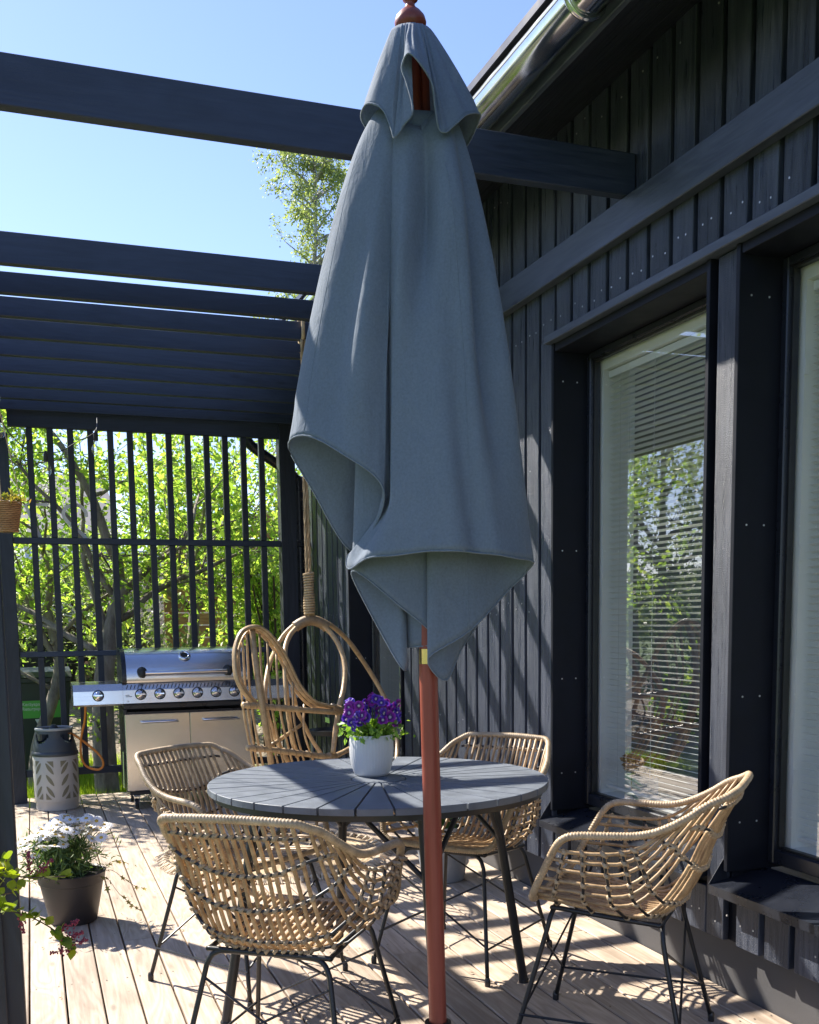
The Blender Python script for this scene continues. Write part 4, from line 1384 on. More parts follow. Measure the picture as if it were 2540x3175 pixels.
# ------------------------------------------------------------------ gas cylinder and hose
M['lpg'] = plain('light_grey_plastic', (0.47, 0.45, 0.41), 0.5, var=0.05, bump=0.05, bs=200)
M['lpgdark'] = plain('dark_blue_grey_plastic', (0.045, 0.055, 0.066), 0.42, var=0.08, bump=0.05, bs=200)
M['lpgin'] = plain('dull_greenish_liner', (0.19, 0.175, 0.115), 0.6, var=0.1)
M['hose'] = plain('orange_gas_hose', (0.62, 0.21, 0.028), 0.4, var=0.08)
def build_lpg():
    cx, cy = 0.124, 7.88
    G = thing('gas_cylinder', 'grey composite gas cylinder with a dark collar beside the grill', 'gas cylinder', (cx, cy, 0))
    R = 0.155
    smooth_by_angle(MB().lathe([(0.140, 0.0), (0.146, 0.006), (0.147, 0.06), (0.150, 0.064), (0.153, 0.075), (R, 0.11), (R + 0.001, 0.25), (R + 0.001, 0.385), (R - 0.004, 0.398)], 56).build('body', M['lpg'], G), 40)
    # window openings in the casing: petals and triangles, recessed
    def place(poly, th0, z0, name='opening'):
        m = MB()
        k = len(poly)
        pts = []
        for (a, h) in poly:
            th = th0 + a / R
            pts.append((th, z0 + h))
        ctr = np.mean(pts, axis=0)
        fine = []
        for i in range(k):
            p, q = np.array(pts[i]), np.array(pts[(i + 1) % k])
            for s in range(3):
                fine.append(p + (q - p) * s / 3)
        rim = MB()
        rim.v = [((R + 0.0022) * math.cos(t), (R + 0.0022) * math.sin(t), z) for t, z in fine] + [((R + 0.0024) * math.cos(ctr[0]), (R + 0.0024) * math.sin(ctr[0]), ctr[1])]
        n = len(fine)
        rim.f = [(i, (i + 1) % n, n) for i in range(n)]
        rim.build(name, M['lpgin'], G)
    def petal(s, L=0.098, W=0.027, ang=57):
        out = []
        a = math.radians(ang)
        for i in range(16):
            t = 2 * math.pi * i / 16
            u, w = L / 2 * math.cos(t), W / 2 * math.sin(t) * (1 - 0.25 * abs(math.cos(t)))
            x = u * math.cos(a) - w * math.sin(a)
            z = u * math.sin(a) + w * math.cos(a)
            out.append((x * s, z))
        return out if s > 0 else out[::-1]
    for j in range(5):
        th = -math.pi / 2 + 0.04 + j * 2 * math.pi / 5
        for s in (-1, 1):
            for k in range(3):
                place(petal(s), th + s * 0.052 / R, 0.143 + 0.083 * k)
            t1 = [(0.012 * s, 0.0), (0.012 * s, -0.048), (0.058 * s, 0.0)]
            t2 = [(0.085 * s, 0.0), (0.085 * s, 0.048), (0.045 * s, 0.0)]
            place(t1 if s < 0 else t1[::-1], th + 0.012 * s / R, 0.363)
            place(t2 if s < 0 else t2[::-1], th, 0.088)
    smooth_by_angle(MB().lathe([(0.157, 0.392), (0.1605, 0.396), (0.161, 0.412), (0.157, 0.42), (0.153, 0.425)], 56, (0, 0), False, False).build('seam_band', M['lpgdark'], G), 40)
    # collar: dome with hand holes left open
    prof = [(0.153, 0.425), (0.149, 0.455), (0.141, 0.485), (0.134, 0.51), (0.130, 0.535), (0.128, 0.56), (0.126, 0.575)]
    m = MB()
    N = 60
    sp = prof
    def hole(a, z):
        for c in (-2.35, -0.78, 0.8, 2.35):
            d = (a - c + math.pi) % (2 * math.pi) - math.pi
            hw = 0.44 * (0.35 + 0.65 * min(1, max(0, (z - 0.482) / 0.05)))
            if 0.482 < z < 0.556 and abs(d) < hw: return True
        return False
    for shell in (1.0, 0.955):
        n0 = len(m.v)
        rows = smoothpath([(r * shell, z, 0) for r, z in sp], 3)
        for r in rows:
            for k in range(N):
                a = 2 * math.pi * k / N - math.pi
                m.v.append((r[0] * math.cos(a), r[0] * math.sin(a), r[1]))
        for i in range(len(rows) - 1):
            for k in range(N):
                l = (k + 1) % N
                if hole(2 * math.pi * (k + .5) / N - math.pi, (rows[i][1] + rows[i + 1][1]) / 2): continue
                q = (n0 + i * N + k, n0 + i * N + l, n0 + (i + 1) * N + l, n0 + (i + 1) * N + k)
                m.f.append(q if shell == 1.0 else q[::-1])
    m.build('collar', M['lpgdark'], G, True)
    smooth_by_angle(MB().lathe([(0.118, 0.574), (0.130, 0.574), (0.133, 0.580), (0.131, 0.590), (0.120, 0.592), (0.117, 0.584)], 48, (0, 0), False, False).build('grip_ring', plain('pale_grip_ring', (0.30, 0.32, 0.34), 0.45), G), 40)
    smooth_by_angle(MB().lathe([(0.146, 0.43), (0.12, 0.47), (0.06, 0.495), (0.03, 0.50), (0.03, 0.53), (0.018, 0.535), (0.018, 0.56)], 32, (0, 0), False, True).build('vessel_top', M['lpgdark'], G), 40)
    v = MB().lathe([(0.022, 0.555), (0.034, 0.56), (0.036, 0.585), (0.022, 0.60), (0.014, 0.612)], 20)
    v.build('regulator', M['metal_black'], G, True)
    H = thing('gas_hose', 'orange gas hose looping from the cylinder up to the grill', 'hose', (0.35, 7.8, 0.3))
    pts = [(0.345, 7.76, 0.765), (0.342, 7.78, 0.70), (0.335, 7.80, 0.63), (0.314, 7.82, 0.545), (0.302, 7.83, 0.47), (0.301, 7.83, 0.38), (0.322, 7.83, 0.315), (0.365, 7.82, 0.283), (0.415, 7.81, 0.274), (0.447, 7.80, 0.298), (0.447, 7.80, 0.342), (0.418, 7.81, 0.392), (0.372, 7.82, 0.437), (0.303, 7.845, 0.498), (0.24, 7.86, 0.543), (0.18, 7.87, 0.566), (0.14, 7.88, 0.575)]
    MB().tube(smoothpath(pts, 8), 0.0085, 10).build('rubber_hose', M['hose'], H, True, world=True)
    MB().tube([pts[0], (0.346, 7.75, 0.80)], 0.0115, 10).build('hose_nut', M['brass'], H, True, world=True)
build_lpg()

# ------------------------------------------------------------------ rug, side table
def build_rug():
    t = NT('natural_jute')
    v = t.coords((1, 1, 1), 'Object', False)
    n = t.noise(v, 55, 4)
    t.set(Base_Color=t.ramp(n, [(0.3, (0.33, 0.23, 0.13)), (0.7, (0.60, 0.47, 0.31))]), Roughness=0.95)
    t.bump(n, 0.5, 0.006)
    R = thing('jute_rug', 'round braided jute rug lying flat on the deck behind the table', 'rug', (1.25, 5.72, 0.0))
    m = MB()
    prof = []
    r = 0.0
    while r < 0.58:
        prof += [(r + 0.001, 0.006), (r + 0.009, 0.012), (r + 0.018, 0.012), (r + 0.026, 0.006)]
        r += 0.027
    prof = [(p[0], p[1] - 0.0) for p in prof] + [(0.592, 0.002)]
    m.lathe(prof, 72, (0, 0), False, False, lambda a, z: 1 + 0.012 * math.sin(3 * a) + 0.008 * math.sin(7 * a + 1))
    m.f = [f[::-1] for f in m.f]
    ob = m.build('braid', t.m, R, True)
    me = ob.data
    me.flip_normals()
    tf = MB()
    rr = random.Random(4)
    for i in range(64):
        a = 2 * math.pi * i / 64
        k = 1 + 0.012 * math.sin(3 * a) + 0.008 * math.sin(7 * a + 1)
        p = np.array([0.59 * k * math.cos(a), 0.59 * k * math.sin(a), 0.012])
        for j in range(5):
            d = np.array([math.cos(a + rr.uniform(-.5, .5)), math.sin(a + rr.uniform(-.5, .5)), 0])
            tf.tube([p, p + d * 0.03 + np.array([0, 0, 0.012]), p + d * rr.uniform(.05, .075) + np.array([0, 0, -0.008])], [0.005, 0.007, 0.004], 5)
    tf.build('fringe', plain('cream_fringe', (0.66, 0.55, 0.40), 0.95), R, kind='stuff')
build_rug()

def build_side_table():
    T = thing('side_table', 'small round black metal tray table beside the hanging chair', 'side table', (1.875, 6.72, 0))
    smooth_by_angle(MB().lathe([(0.150, 0.575), (0.155, 0.570), (0.160, 0.60), (0.157, 0.601), (0.150, 0.578), (0.0, 0.578)], 40, (0, 0), True, False).build('tray', M['steel_black'], T), 40)
    for k in range(3):
        a = 2 * math.pi * k / 3 + 0.5
        MB().tube([(0.12 * math.cos(a), 0.12 * math.sin(a), 0.57), (0.15 * math.cos(a), 0.15 * math.sin(a), 0.0)], 0.008, 8).build('leg', M['steel_black'], T, True)
    ring = [(0.13 * math.cos(t), 0.13 * math.sin(t), 0.2) for t in np.linspace(0, 6.283, 33)[:-1]]
    MB().tube(ring, 0.005, 6, closed=True).build('foot_ring', M['steel_black'], T, True)
build_side_table()

# ------------------------------------------------------------------ leaves and plants
def leaf_cloud(name, pos, size, mat, parent=None, kind='stuff', up=0.4, fold=0.35, aspect=0.55, loc=(0, 0, 0), seed=1, droop=0.0, dirs=None):
    """many small folded leaves, one mesh; pos Nx3"""
    r = np.random.default_rng(seed)
    N = len(pos)
    s = size * r.uniform(0.45, 1.4, N)[:, None]
    d = r.normal(size=(N, 3)) if dirs is None else dirs + r.normal(size=(N, 3)) * 0.6
    d[:, 2] -= droop
    d /= np.linalg.norm(d, axis=1)[:, None]
    nrm = r.normal(size=(N, 3))
    nrm[:, 2] += up * 3
    side = np.cross(d, nrm)
    side /= (np.linalg.norm(side, axis=1)[:, None] + 1e-9)
    nn = np.cross(side, d)
    base = pos
    tip = pos + d * s
    mid = pos + d * s * 0.45
    L = mid + side * s * aspect * 0.5 + nn * s * fold * 0.35
    Rr = mid - side * s * aspect * 0.5 + nn * s * fold * 0.35
    V = np.empty((N, 4, 3))
    V[:, 0], V[:, 1], V[:, 2], V[:, 3] = base, L, tip, Rr
    V = V.reshape(-1, 3)
    idx = np.arange(N)[:, None] * 4
    F = np.concatenate([idx + np.array([[0, 2, 1]]), idx + np.array([[0, 3, 2]])], 1).reshape(-1)
    me = bpy.data.meshes.new(name)
    me.vertices.add(len(V))
    me.vertices.foreach_set('co', V.ravel())
    me.loops.add(len(F))
    me.loops.foreach_set('vertex_index', F.astype(np.int32))
    me.polygons.add(N * 2)
    me.polygons.foreach_set('loop_start', np.arange(0, N * 6, 3, dtype=np.int32))
    me.polygons.foreach_set('loop_total', np.full(N * 2, 3, dtype=np.int32))
    me.materials.append(mat)
    me.update(calc_edges=True)
    me.validate()
    o = add(name, me, parent, loc, kind=kind)
    return o

M['stem'] = plain('green_stem', (0.09, 0.14, 0.035), 0.6, var=0.25)
M['twig'] = plain('brown_twig', (0.10, 0.065, 0.045), 0.8, var=0.2)
M['soil'] = plain('dark_soil', (0.018, 0.013, 0.01), 0.95, var=0.4, vs=60, bump=0.8, bs=90)
M['potblack'] = plain('dark_plastic_pot', (0.028, 0.024, 0.024), 0.5, var=0.1, bump=0.04, bs=200)
M['potwhite'] = plain('ribbed_white_ceramic', (0.60, 0.60, 0.59), 0.42, var=0.03)
M['potgrey'] = plain('galvanised_grey_pot', (0.30, 0.32, 0.34), 0.45, 0.15, var=0.1)
M['daisyleaf'] = leafmat('daisy_foliage', [(0.045, 0.10, 0.04), (0.09, 0.17, 0.06), (0.12, 0.19, 0.05)], 0.35)
M['petal'] = leafmat('white_petal', [(0.74, 0.74, 0.76), (0.84, 0.84, 0.84)], 0.3, (1, 1, 1))
M['yolk'] = plain('yellow_flower_eye', (0.55, 0.36, 0.04), 0.7, bump=0.5, bs=300)
M['pansyleaf'] = leafmat('pansy_foliage', [(0.10, 0.22, 0.03), (0.17, 0.32, 0.05), (0.24, 0.40, 0.07)], 0.45)
def pansy_mat(name, cols):
    t = NT(name)
    v = t.coords((1, 1, 1), 'Object', False)
    sep = t.n('ShaderNodeSeparateXYZ')
    t.l(v, sep.inputs[0])
    rad = t.math('SQRT', t.math('ADD', t.math('MULTIPLY', sep.outputs[0], sep.outputs[0]), t.math('MULTIPLY', sep.outputs[1], sep.outputs[1])))
    c = t.ramp(t.math('MULTIPLY', rad, 45.0), [(0.0, (0.9, 0.75, 0.25)), (0.12, (0.75, 0.72, 0.85)), (0.28, cols[0]), (0.7, cols[1]), (1.0, cols[2])])
    t.set(Base_Color=c, Roughness=0.55)
    tr = t.n('ShaderNodeBsdfTranslucent')
    t.l(c, tr.inputs[0])
    mx = t.n('ShaderNodeMixShader')
    mx.inputs[0].default_value = 0.3
    t.l(t.b.outputs[0], mx.inputs[1])
    t.l(tr.outputs[0], mx.inputs[2])
    t.l(mx.outputs[0], t.out.inputs[0])
    return t.m
M['pansy'] = pansy_mat('violet_pansy_petal', [(0.05, 0.012, 0.22), (0.15, 0.04, 0.58), (0.34, 0.18, 0.75)])
M['pansyred'] = pansy_mat('purple_pansy_petal', [(0.07, 0.003, 0.12), (0.30, 0.012, 0.36), (0.50, 0.06, 0.52)])

def build_daisies():
    cx, cy = 0.118, 4.80
    D = thing('potted_daisies', 'white daisies growing in a dark plastic pot on the deck', 'potted plant', (cx, cy, 0))
    smooth_by_angle(MB().lathe([(0.098, 0.0), (0.102, 0.004), (0.136, 0.178), (0.142, 0.182), (0.148, 0.222), (0.151, 0.226), (0.146, 0.229), (0.139, 0.224), (0.134, 0.19)], 56, (0, 0), True, False).build('pot', M['potblack'], D), 40)
    MB().lathe([(0.136, 0.195), (0.09, 0.205), (0.0, 0.207)], 36, (0, 0), False, False).build('soil', M['soil'], D, True)
    r = random.Random(12)
    # feathery foliage
    N = 2600
    rg = np.random.default_rng(3)
    pos = []
    while len(pos) < N:
        p = rg.normal(0, 1, 3) * np.array([0.075, 0.07, 0.05]) + np.array([-0.025, 0.0, 0.285])
        if p[2] > 0.2 and p[2] < 0.40 and not (p[0] > 0.07 and p[1] < 0): pos.append(p)
    pos = np.array(pos)
    leaf_cloud('foliage', pos, 0.042, M['daisyleaf'], D, 'stuff', 0.1, 0.2, 0.14, seed=5, droop=-0.7)
    st = MB()
    heads = []
    spots = []
    for i in range(105):
        u = r.gauss(0, 1)
        x = max(-0.24, min(0.175, -0.02 + 0.085 * u))
        y = r.gauss(-0.01, 0.075)
        z = 0.46 - 0.9 * (x + 0.0) ** 2 * (3.2 if x < -0.05 else 1.6) - 2.5 * y * y + r.uniform(-.06, .02)
        spots.append((x, y, z))
    spots += [(-0.205, -0.04, 0.375), (-0.225, -0.02, 0.345), (-0.185, -0.05, 0.395), (0.15, -0.02, 0.43), (0.12, 0.01, 0.445), (0.085, -0.06, 0.335), (-0.10, -0.05, 0.35), (-0.235, 0.0, 0.325)]
    m = MB()
    n = 15
    for k in range(n):
        a = 2 * math.pi * k / n
        c, s = math.cos(a), math.sin(a)
        w = 0.0042
        q = len(m.v)
        m.v += [(0.003 * c, 0.003 * s, 0.0), (0.013 * c - w * s, 0.013 * s + w * c, 0.001), (0.0225 * c - w * .5 * s, 0.0225 * s + w * .5 * c, -0.001), (0.0225 * c + w * .5 * s, 0.0225 * s - w * .5 * c, -0.001), (0.013 * c + w * s, 0.013 * s - w * c, 0.001)]
        m.f.append((q, q + 4, q + 3, q + 2, q + 1))
    pm = m.mesh('flower_head', M['petal'])
    em = MB().ball((0, 0, 0.001), 0.0062, 10, 6, (1, 1, 0.55)).mesh('flower_eye', M['yolk'], True)
    for (x, y, z) in spots:
        p0 = np.array([x * 0.25, y * 0.25, 0.21])
        p1 = np.array([x, y, z])
        st.tube(smoothpath([p0, p0 * 0.5 + p1 * 0.5 + np.array([-x * .1, 0, 0.03]), p1], 3), 0.0011, 3)
        tilt = (r.uniform(-.5, .5) - y * 1.5, r.uniform(-.5, .5) + x * 1.8, r.uniform(0, 6))
        o = add('flower_head', pm, D, (x, y, z), tilt)
        s = r.uniform(1.0, 1.45)
        o.scale = (s, s, s)
        add('flower_eye', em, o)
    st.build('stalk', M['stem'], D, kind='stuff')
    # trailing ivy over the rim
    iv = MB()
    m = MB()
    pts = [(0, 0), (0.35, -0.1), (0.62, -0.52), (0.55, 0.02), (1.0, 0.0)]
    star = [(-0.05, 0.0), (-0.12, -0.42), (0.18, -0.2), (0.5, -0.55), (0.52, -0.14), (1.0, 0.0), (0.52, 0.14), (0.5, 0.55), (0.18, 0.2), (-0.12, 0.42)]
    m.v = [(x * 0.03, y * 0.03, 0.002 * abs(y)) for x, y in star] + [(0.2 * 0.03, 0, 0.0)]
    m.f = [(i, (i + 1) % 10, 10) for i in range(10)]
    lm = m.mesh('ivy_leaf', leafmat('variegated_ivy', [(0.13, 0.17, 0.05), (0.24, 0.22, 0.08), (0.30, 0.24, 0.09)], 0.4, per='object'))
    for path in ([(0.12, -0.05, 0.215), (0.165, -0.06, 0.23), (0.21, -0.08, 0.20), (0.26, -0.10, 0.16), (0.30, -0.11, 0.145)], [(0.11, -0.08, 0.215), (0.15, -0.10, 0.20), (0.19, -0.13, 0.14), (0.235, -0.15, 0.095), (0.275, -0.16, 0.06)], [(0.13, 0.0, 0.215), (0.17, 0.0, 0.25), (0.21, 0.0, 0.255), (0.25, -0.02, 0.24)], [(0.1, -0.1, 0.215), (0.13, -0.12, 0.21), (0.145, -0.13, 0.17)]):
        sp = smoothpath(path, 5)
        iv.tube(sp, 0.0011, 4)
        for k, p in enumerate(sp):
            if k % 2 == 0 and k > 2 and r.random() < 0.85:
                o = add('ivy_leaf', lm, D, p, (r.uniform(-.9, .9), r.uniform(0.2, 1.3), r.uniform(-2.0, 0.8)))
                s = r.uniform(0.55, 1.0)
                o.scale = (s, s, s)
    iv.build('ivy_stem', M['twig'], D)
build_daisies()

def build_pansies():
    cx, cy = 1.088, 3.398
    D = thing('potted_pansies', 'purple pansies in a ribbed white pot on the table', 'potted plant', (cx, cy, TT + 0.003))
    n = 176
    rf = lambda a, z: 1.0 + (0.006 * math.cos(a * 44) if 0.008 < z < 0.138 else 0)
    smooth_by_angle(MB().lathe([(0.050, 0.0), (0.056, 0.001), (0.062, 0.010), (0.070, 0.035), (0.075, 0.065), (0.0765, 0.09), (0.076, 0.115), (0.073, 0.136), (0.0715, 0.141), (0.069, 0.141), (0.067, 0.136), (0.068, 0.11)], n, (0, 0), True, False, rf).build('pot', M['potwhite'], D), 60)
    MB().lathe([(0.069, 0.120), (0.0, 0.125)], 36, (0, 0), False, False).build('soil', M['soil'], D, True)
    rg = np.random.default_rng(8)
    N = 900
    pos = np.stack([rg.normal(0, 0.036, N), rg.normal(0, 0.036, N), rg.uniform(0.125, 0.185, N)], 1)
    pos[:, 0] *= 1 + (pos[:, 2] - 0.12) * 4
    leaf_cloud('foliage', pos, 0.024, M['pansyleaf'], D, 'stuff', 0.3, 0.3, 0.6, seed=6, droop=-0.3)
    def petalfan(mat):
        m = MB()
        specs = [(100, 0.020, 0.022, 0.004), (80, 0.020, 0.022, 0.003), (175, 0.018, 0.019, 0.001), (5, 0.018, 0.019, 0.001), (270, 0.017, 0.026, 0.0)]
        for deg, L, W, dz in specs:
            a = math.radians(deg)
            c, s = math.cos(a), math.sin(a)
            n0 = len(m.v)
            m.v.append((0, 0, dz))
            K = 9
            for i in range(K):
                t = i / (K - 1)
                ang = (t - 0.5) * 2.3
                rad = L * (0.78 + 0.22 * math.cos(ang * 1.1)) * (1 + 0.06 * math.sin(i * 2.4 + deg))
                x, y = rad * math.cos(ang), W * 0.95 * math.sin(ang)
                z = dz + 0.0035 * math.sin(i * 1.9 + deg) - 0.10 * rad
                m.v.append((x * c - y * s, x * s + y * c, z))
            for i in range(K - 1):
                m.f.append((n0, n0 + 1 + i, n0 + 2 + i))
        return m.mesh('blossom', mat, True)
    meshes = [petalfan(M['pansy']), petalfan(M['pansyred'])]
    r = random.Random(21)
    st = MB()
    spots = []
    for i in range(52):
        x = r.uniform(-0.100, 0.102)
        y = r.uniform(-0.07, 0.06)
        z = 0.205 + r.uniform(-.03, .045) + 0.02 * math.cos(x * 20)
        spots.append((x, y, z))
    spots += [(-0.005, -0.02, 0.262), (0.01, 0.0, 0.27), (-0.02, 0.01, 0.25), (0.085, -0.03, 0.235), (0.10, 0.0, 0.215), (-0.098, -0.03, 0.2), (-0.085, -0.05, 0.19), (0.02, -0.07, 0.195), (0.05, -0.06, 0.21), (-0.04, -0.065, 0.205)]
    for i, (x, y, z) in enumerate(spots):
        st.tube([(x * .4, y * .4, 0.13), (x * .8, y * .8, z - 0.03), (x, y, z)], 0.0012, 4)
        o = add('blossom', meshes[1 if (i * 7) % 10 < 5 else 0], D, (x, y, z), (math.radians(r.uniform(50, 95)), r.uniform(-.3, .3), r.uniform(-.9, .9) - (0.9 if x < -0.05 else 0) + (0.7 if x > 0.06 else 0) + 0.2))
        s = r.uniform(0.72, 1.08)
        o.scale = (s, s, s)
    st.build('stalk', M['stem'], D, kind='stuff')
build_pansies()

def build_grey_pot():
    D = thing('planter', 'grey tapered planter with broad green leaves behind the far wicker chair', 'potted plant', (1.93, 4.86, 0))
    smooth_by_angle(MB().lathe([(0.105, 0.0), (0.11, 0.004), (0.145, 0.27), (0.152, 0.272), (0.153, 0.29), (0.145, 0.29), (0.139, 0.26)], 48, (0, 0), True, False).build('pot', M['potgrey'], D), 40)
    MB().lathe([(0.141, 0.262), (0.0, 0.268)], 32, (0, 0), False, False).build('soil', M['soil'], D, True)
    r = random.Random(3)
    m = MB()
    out = [(0, 0), (0.03, 0.035), (0.09, 0.042), (0.14, 0.02), (0.165, 0.0), (0.14, -0.02), (0.09, -0.042), (0.03, -0.035)]
    m.v = [(x, y, 0.25 * abs(y) - 1.2 * x * x) for x, y in out] + [(0.08, 0, -0.012)]
    m.f = [(i, (i + 1) % 8, 8) for i in range(8)]
    lm = m.mesh('leaf', leafmat('broad_leaf', [(0.05, 0.12, 0.03), (0.09, 0.19, 0.04)], 0.4, per='object'), True)
    st = MB()
    for i in range(26):
        a = r.uniform(0, 6.28)
        rad = r.uniform(0.02, 0.12)
        z = r.uniform(0.33, 0.52)
        p = (rad * math.cos(a), rad * math.sin(a), z)
        st.tube([(p[0] * .2, p[1] * .2, 0.26), (p[0] * .6, p[1] * .6, z * .8), p], 0.003, 4)
        add('leaf', lm, D, p, (r.uniform(-.3, .3), r.uniform(-.5, .4), a))
    st.build('stalk', M['stem'], D, kind='stuff')
build_grey_pot()

# ------------------------------------------------------------------ dried flowers on the inner sill
def build_vase():
    V = thing('dried_flowers', 'bunch of dried tan flower heads in a glass vase inside the tall window', 'vase', (WALL + 0.215 + 0.105, 3.93, 0.527))
    smooth_by_angle(MB().lathe([(0.05, 0.0), (0.056, 0.004), (0.058, 0.10), (0.055, 0.102), (0.053, 0.006)], 28, (0, 0), True, False).build('vessel', plain('blue_grey_glass', (0.30, 0.38, 0.42), 0.15), V), 40)
    rg = np.random.default_rng(4)
    r = random.Random(6)
    pos = []
    for k in range(9):
        c = np.array([r.uniform(-.05, .05), r.uniform(-.08, .08), r.uniform(.11, .165)])
        d = rg.normal(size=(150, 3))
        d /= np.linalg.norm(d, axis=1)[:, None]
        pos.append(c + d * 0.034)
    leaf_cloud('flower_heads', np.concatenate(pos), 0.02, leafmat('dried_petal', [(0.28, 0.17, 0.08), (0.46, 0.32, 0.18), (0.55, 0.42, 0.27)], 0.3), V, 'stuff', 0.1, 0.4, 0.8, seed=4)
build_vase()

# ------------------------------------------------------------------ hanging basket
M['wicker'] = rattan_mat('orange_brown_wicker', (0.30, 0.14, 0.055), (0.52, 0.27, 0.11))
def build_basket():
    bx, by = -0.062, 4.60
    B = thing('hanging_basket', 'small tapered wicker basket hung on strings by the left post', 'hanging basket', (bx, by, 1.70))
    m = MB()
    rows = 17
    for k in range(rows):
        z = 0.003 + k * 0.0072
        r0 = 0.036 + 0.020 * k / rows
        ring = []
        for i in range(48):
            a = 2 * math.pi * i / 48
            w = 0.0016 * math.cos(12 * a + math.pi * (k % 2))
            ring.append(((r0 + w) * math.cos(a), (r0 + w) * math.sin(a), z))
        m.tube(ring, 0.0034, 5, closed=True)
    m.build('weave', M['wicker'] if 'wicker' in M else M['cane'], B, True)
    MB().lathe([(0.033, 0.0), (0.0335, 0.002), (0.05, 0.112), (0.0, 0.113)], 24).build('liner', M['soil'], B, True)
    st = MB()
    knot = (-0.035, 0.0, 0.63)
    for k in range(3):
        a = 2 * math.pi * k / 3 + 0.15
        st.tube([(0.056 * math.cos(a), 0.056 * math.sin(a), 0.118), knot], 0.0022, 5)
    st.tube([knot, (-0.06, 0.42, 1.0)], 0.0026, 5)
    st.build('string', M['rope'], B)
    rg = np.random.default_rng(2)
    N = 260
    pos = np.stack([rg.normal(0, 0.03, N), rg.normal(0, 0.03, N), rg.uniform(0.112, 0.145, N)], 1)
    leaf_cloud('plant', pos, 0.024, leafmat('stonecrop', [(0.10, 0.14, 0.03), (0.22, 0.22, 0.05), (0.30, 0.20, 0.06)], 0.4), B, 'stuff', 0.2, 0.3, 0.5, seed=9)
build_basket()

# ------------------------------------------------------------------ string of bulbs
def build_lights():
    L = thing('string_lights', 'black cable strung along the pergola with clear glass bulbs', 'string lights', (0.1, 6.0, 2.2))
    path = [(-0.16, 3.6, 2.66), (-0.115, 4.55, 2.50), (-0.10, 5.3, 2.465), (-0.093, 6.0, 2.43), (-0.05, 6.02, 2.33), (0.05, 6.02, 2.245), (0.125, 6.0, 2.238), (0.20, 6.01, 2.248), (0.30, 6.02, 2.31), (0.385, 6.0, 2.358), (0.45, 6.8, 2.58), (0.54, 8.14, 2.80)]
    MB().tube(smoothpath(path, 8), 0.0026, 6).build('cable', M['rubber'], L, True, world=True)
    sk = MB().lathe([(0.0105, -0.048), (0.0125, -0.046), (0.0125, -0.012), (0.008, -0.002), (0.006, 0.008)], 14).mesh('socket', M['rubber'], True)
    gm = MB().lathe([(0.010, -0.048), (0.0125, -0.056), (0.021, -0.074), (0.0255, -0.092), (0.024, -0.108), (0.015, -0.122), (0.003, -0.127)][::-1], 20, (0, 0), False, False).mesh('bulb', M['bulbglass'], True)
    fm = MB()
    fm.tube([(0.0, 0, -0.05), (0.0, 0, -0.075)], 0.002, 5)
    fm.tube(smoothpath([(-0.004, 0, -0.075), (-0.012, 0, -0.10), (-0.004, 0, -0.085), (0.0, 0, -0.104), (0.004, 0, -0.085), (0.012, 0, -0.10), (0.004, 0, -0.075)], 4), 0.0006, 4)
    fme = fm.mesh('filament', M['brass'])
    for p in ((-0.115, 4.55, 2.50), (-0.10, 5.3, 2.465), (-0.093, 6.0, 2.43), (0.125, 6.0, 2.238), (0.387, 6.0, 2.358), (-0.14, 4.05, 2.575)):
        s = add('socket', sk, L, (p[0] - 0.1, p[1] - 6.0, p[2] - 2.2))
        add('bulb', gm, s)
        add('filament', fme, s)
build_lights()

# ------------------------------------------------------------------ house number plates fixed outside the screen
def build_digits():
    z0 = 1.945
    def seg(pts, name, lab, x):
        D = thing(name, lab, 'house number', (x, 8.262, z0))
        P = smoothpath(pts, 10) if len(pts) > 3 else [np.array(p, float) for p in pts]
        w = 0.013
        m = MB()
        q = []
        for i, p in enumerate(P):
            t = (P[min(i + 1, len(P) - 1)] - P[max(i - 1, 0)])
            t = t / np.linalg.norm(t)
            nrm = np.array([-t[2], 0, t[0]])
            q.append((p + nrm * w, p - nrm * w))
        for i in range(len(q) - 1):
            a, b = q[i], q[i + 1]
            m.quadbox([a[0], a[1], a[1] + np.array([0, .006, 0]), a[0] + np.array([0, .006, 0]), b[0], b[1], b[1] + np.array([0, .006, 0]), b[0] + np.array([0, .006, 0])])
        m.build('plate', plain('pale_grey_metal_plate', (0.8, 0.79, 0.75), 0.5), D)
        b = MB()
        b.box(-0.02, 0.02, -0.018, 0.0, -0.012, 0.012)
        b.build('fixing', M['metal_black'], D)
    # seen from behind, so both figures are mirrored
    seg([(0.085, 0.0, 0.262), (-0.075, 0.0, 0.262), (0.03, 0.0, 0.0)], 'house_number', 'pale metal house number seven seen mirrored from behind beside the wicker basket', 0.085)
    seg([(0.08, 0, 0.178), (0.076, 0, 0.215), (0.045, 0, 0.252), (0.0, 0, 0.265), (-0.05, 0, 0.25), (-0.08, 0, 0.212), (-0.078, 0, 0.175), (-0.045, 0, 0.13), (0.01, 0, 0.085), (0.05, 0, 0.045), (0.078, 0, 0.005), (0.03, 0, 0.0), (-0.085, 0, 0.0)], 'house_number', 'pale metal house number two with a curved top seen mirrored through the screen', 0.358)
build_digits()
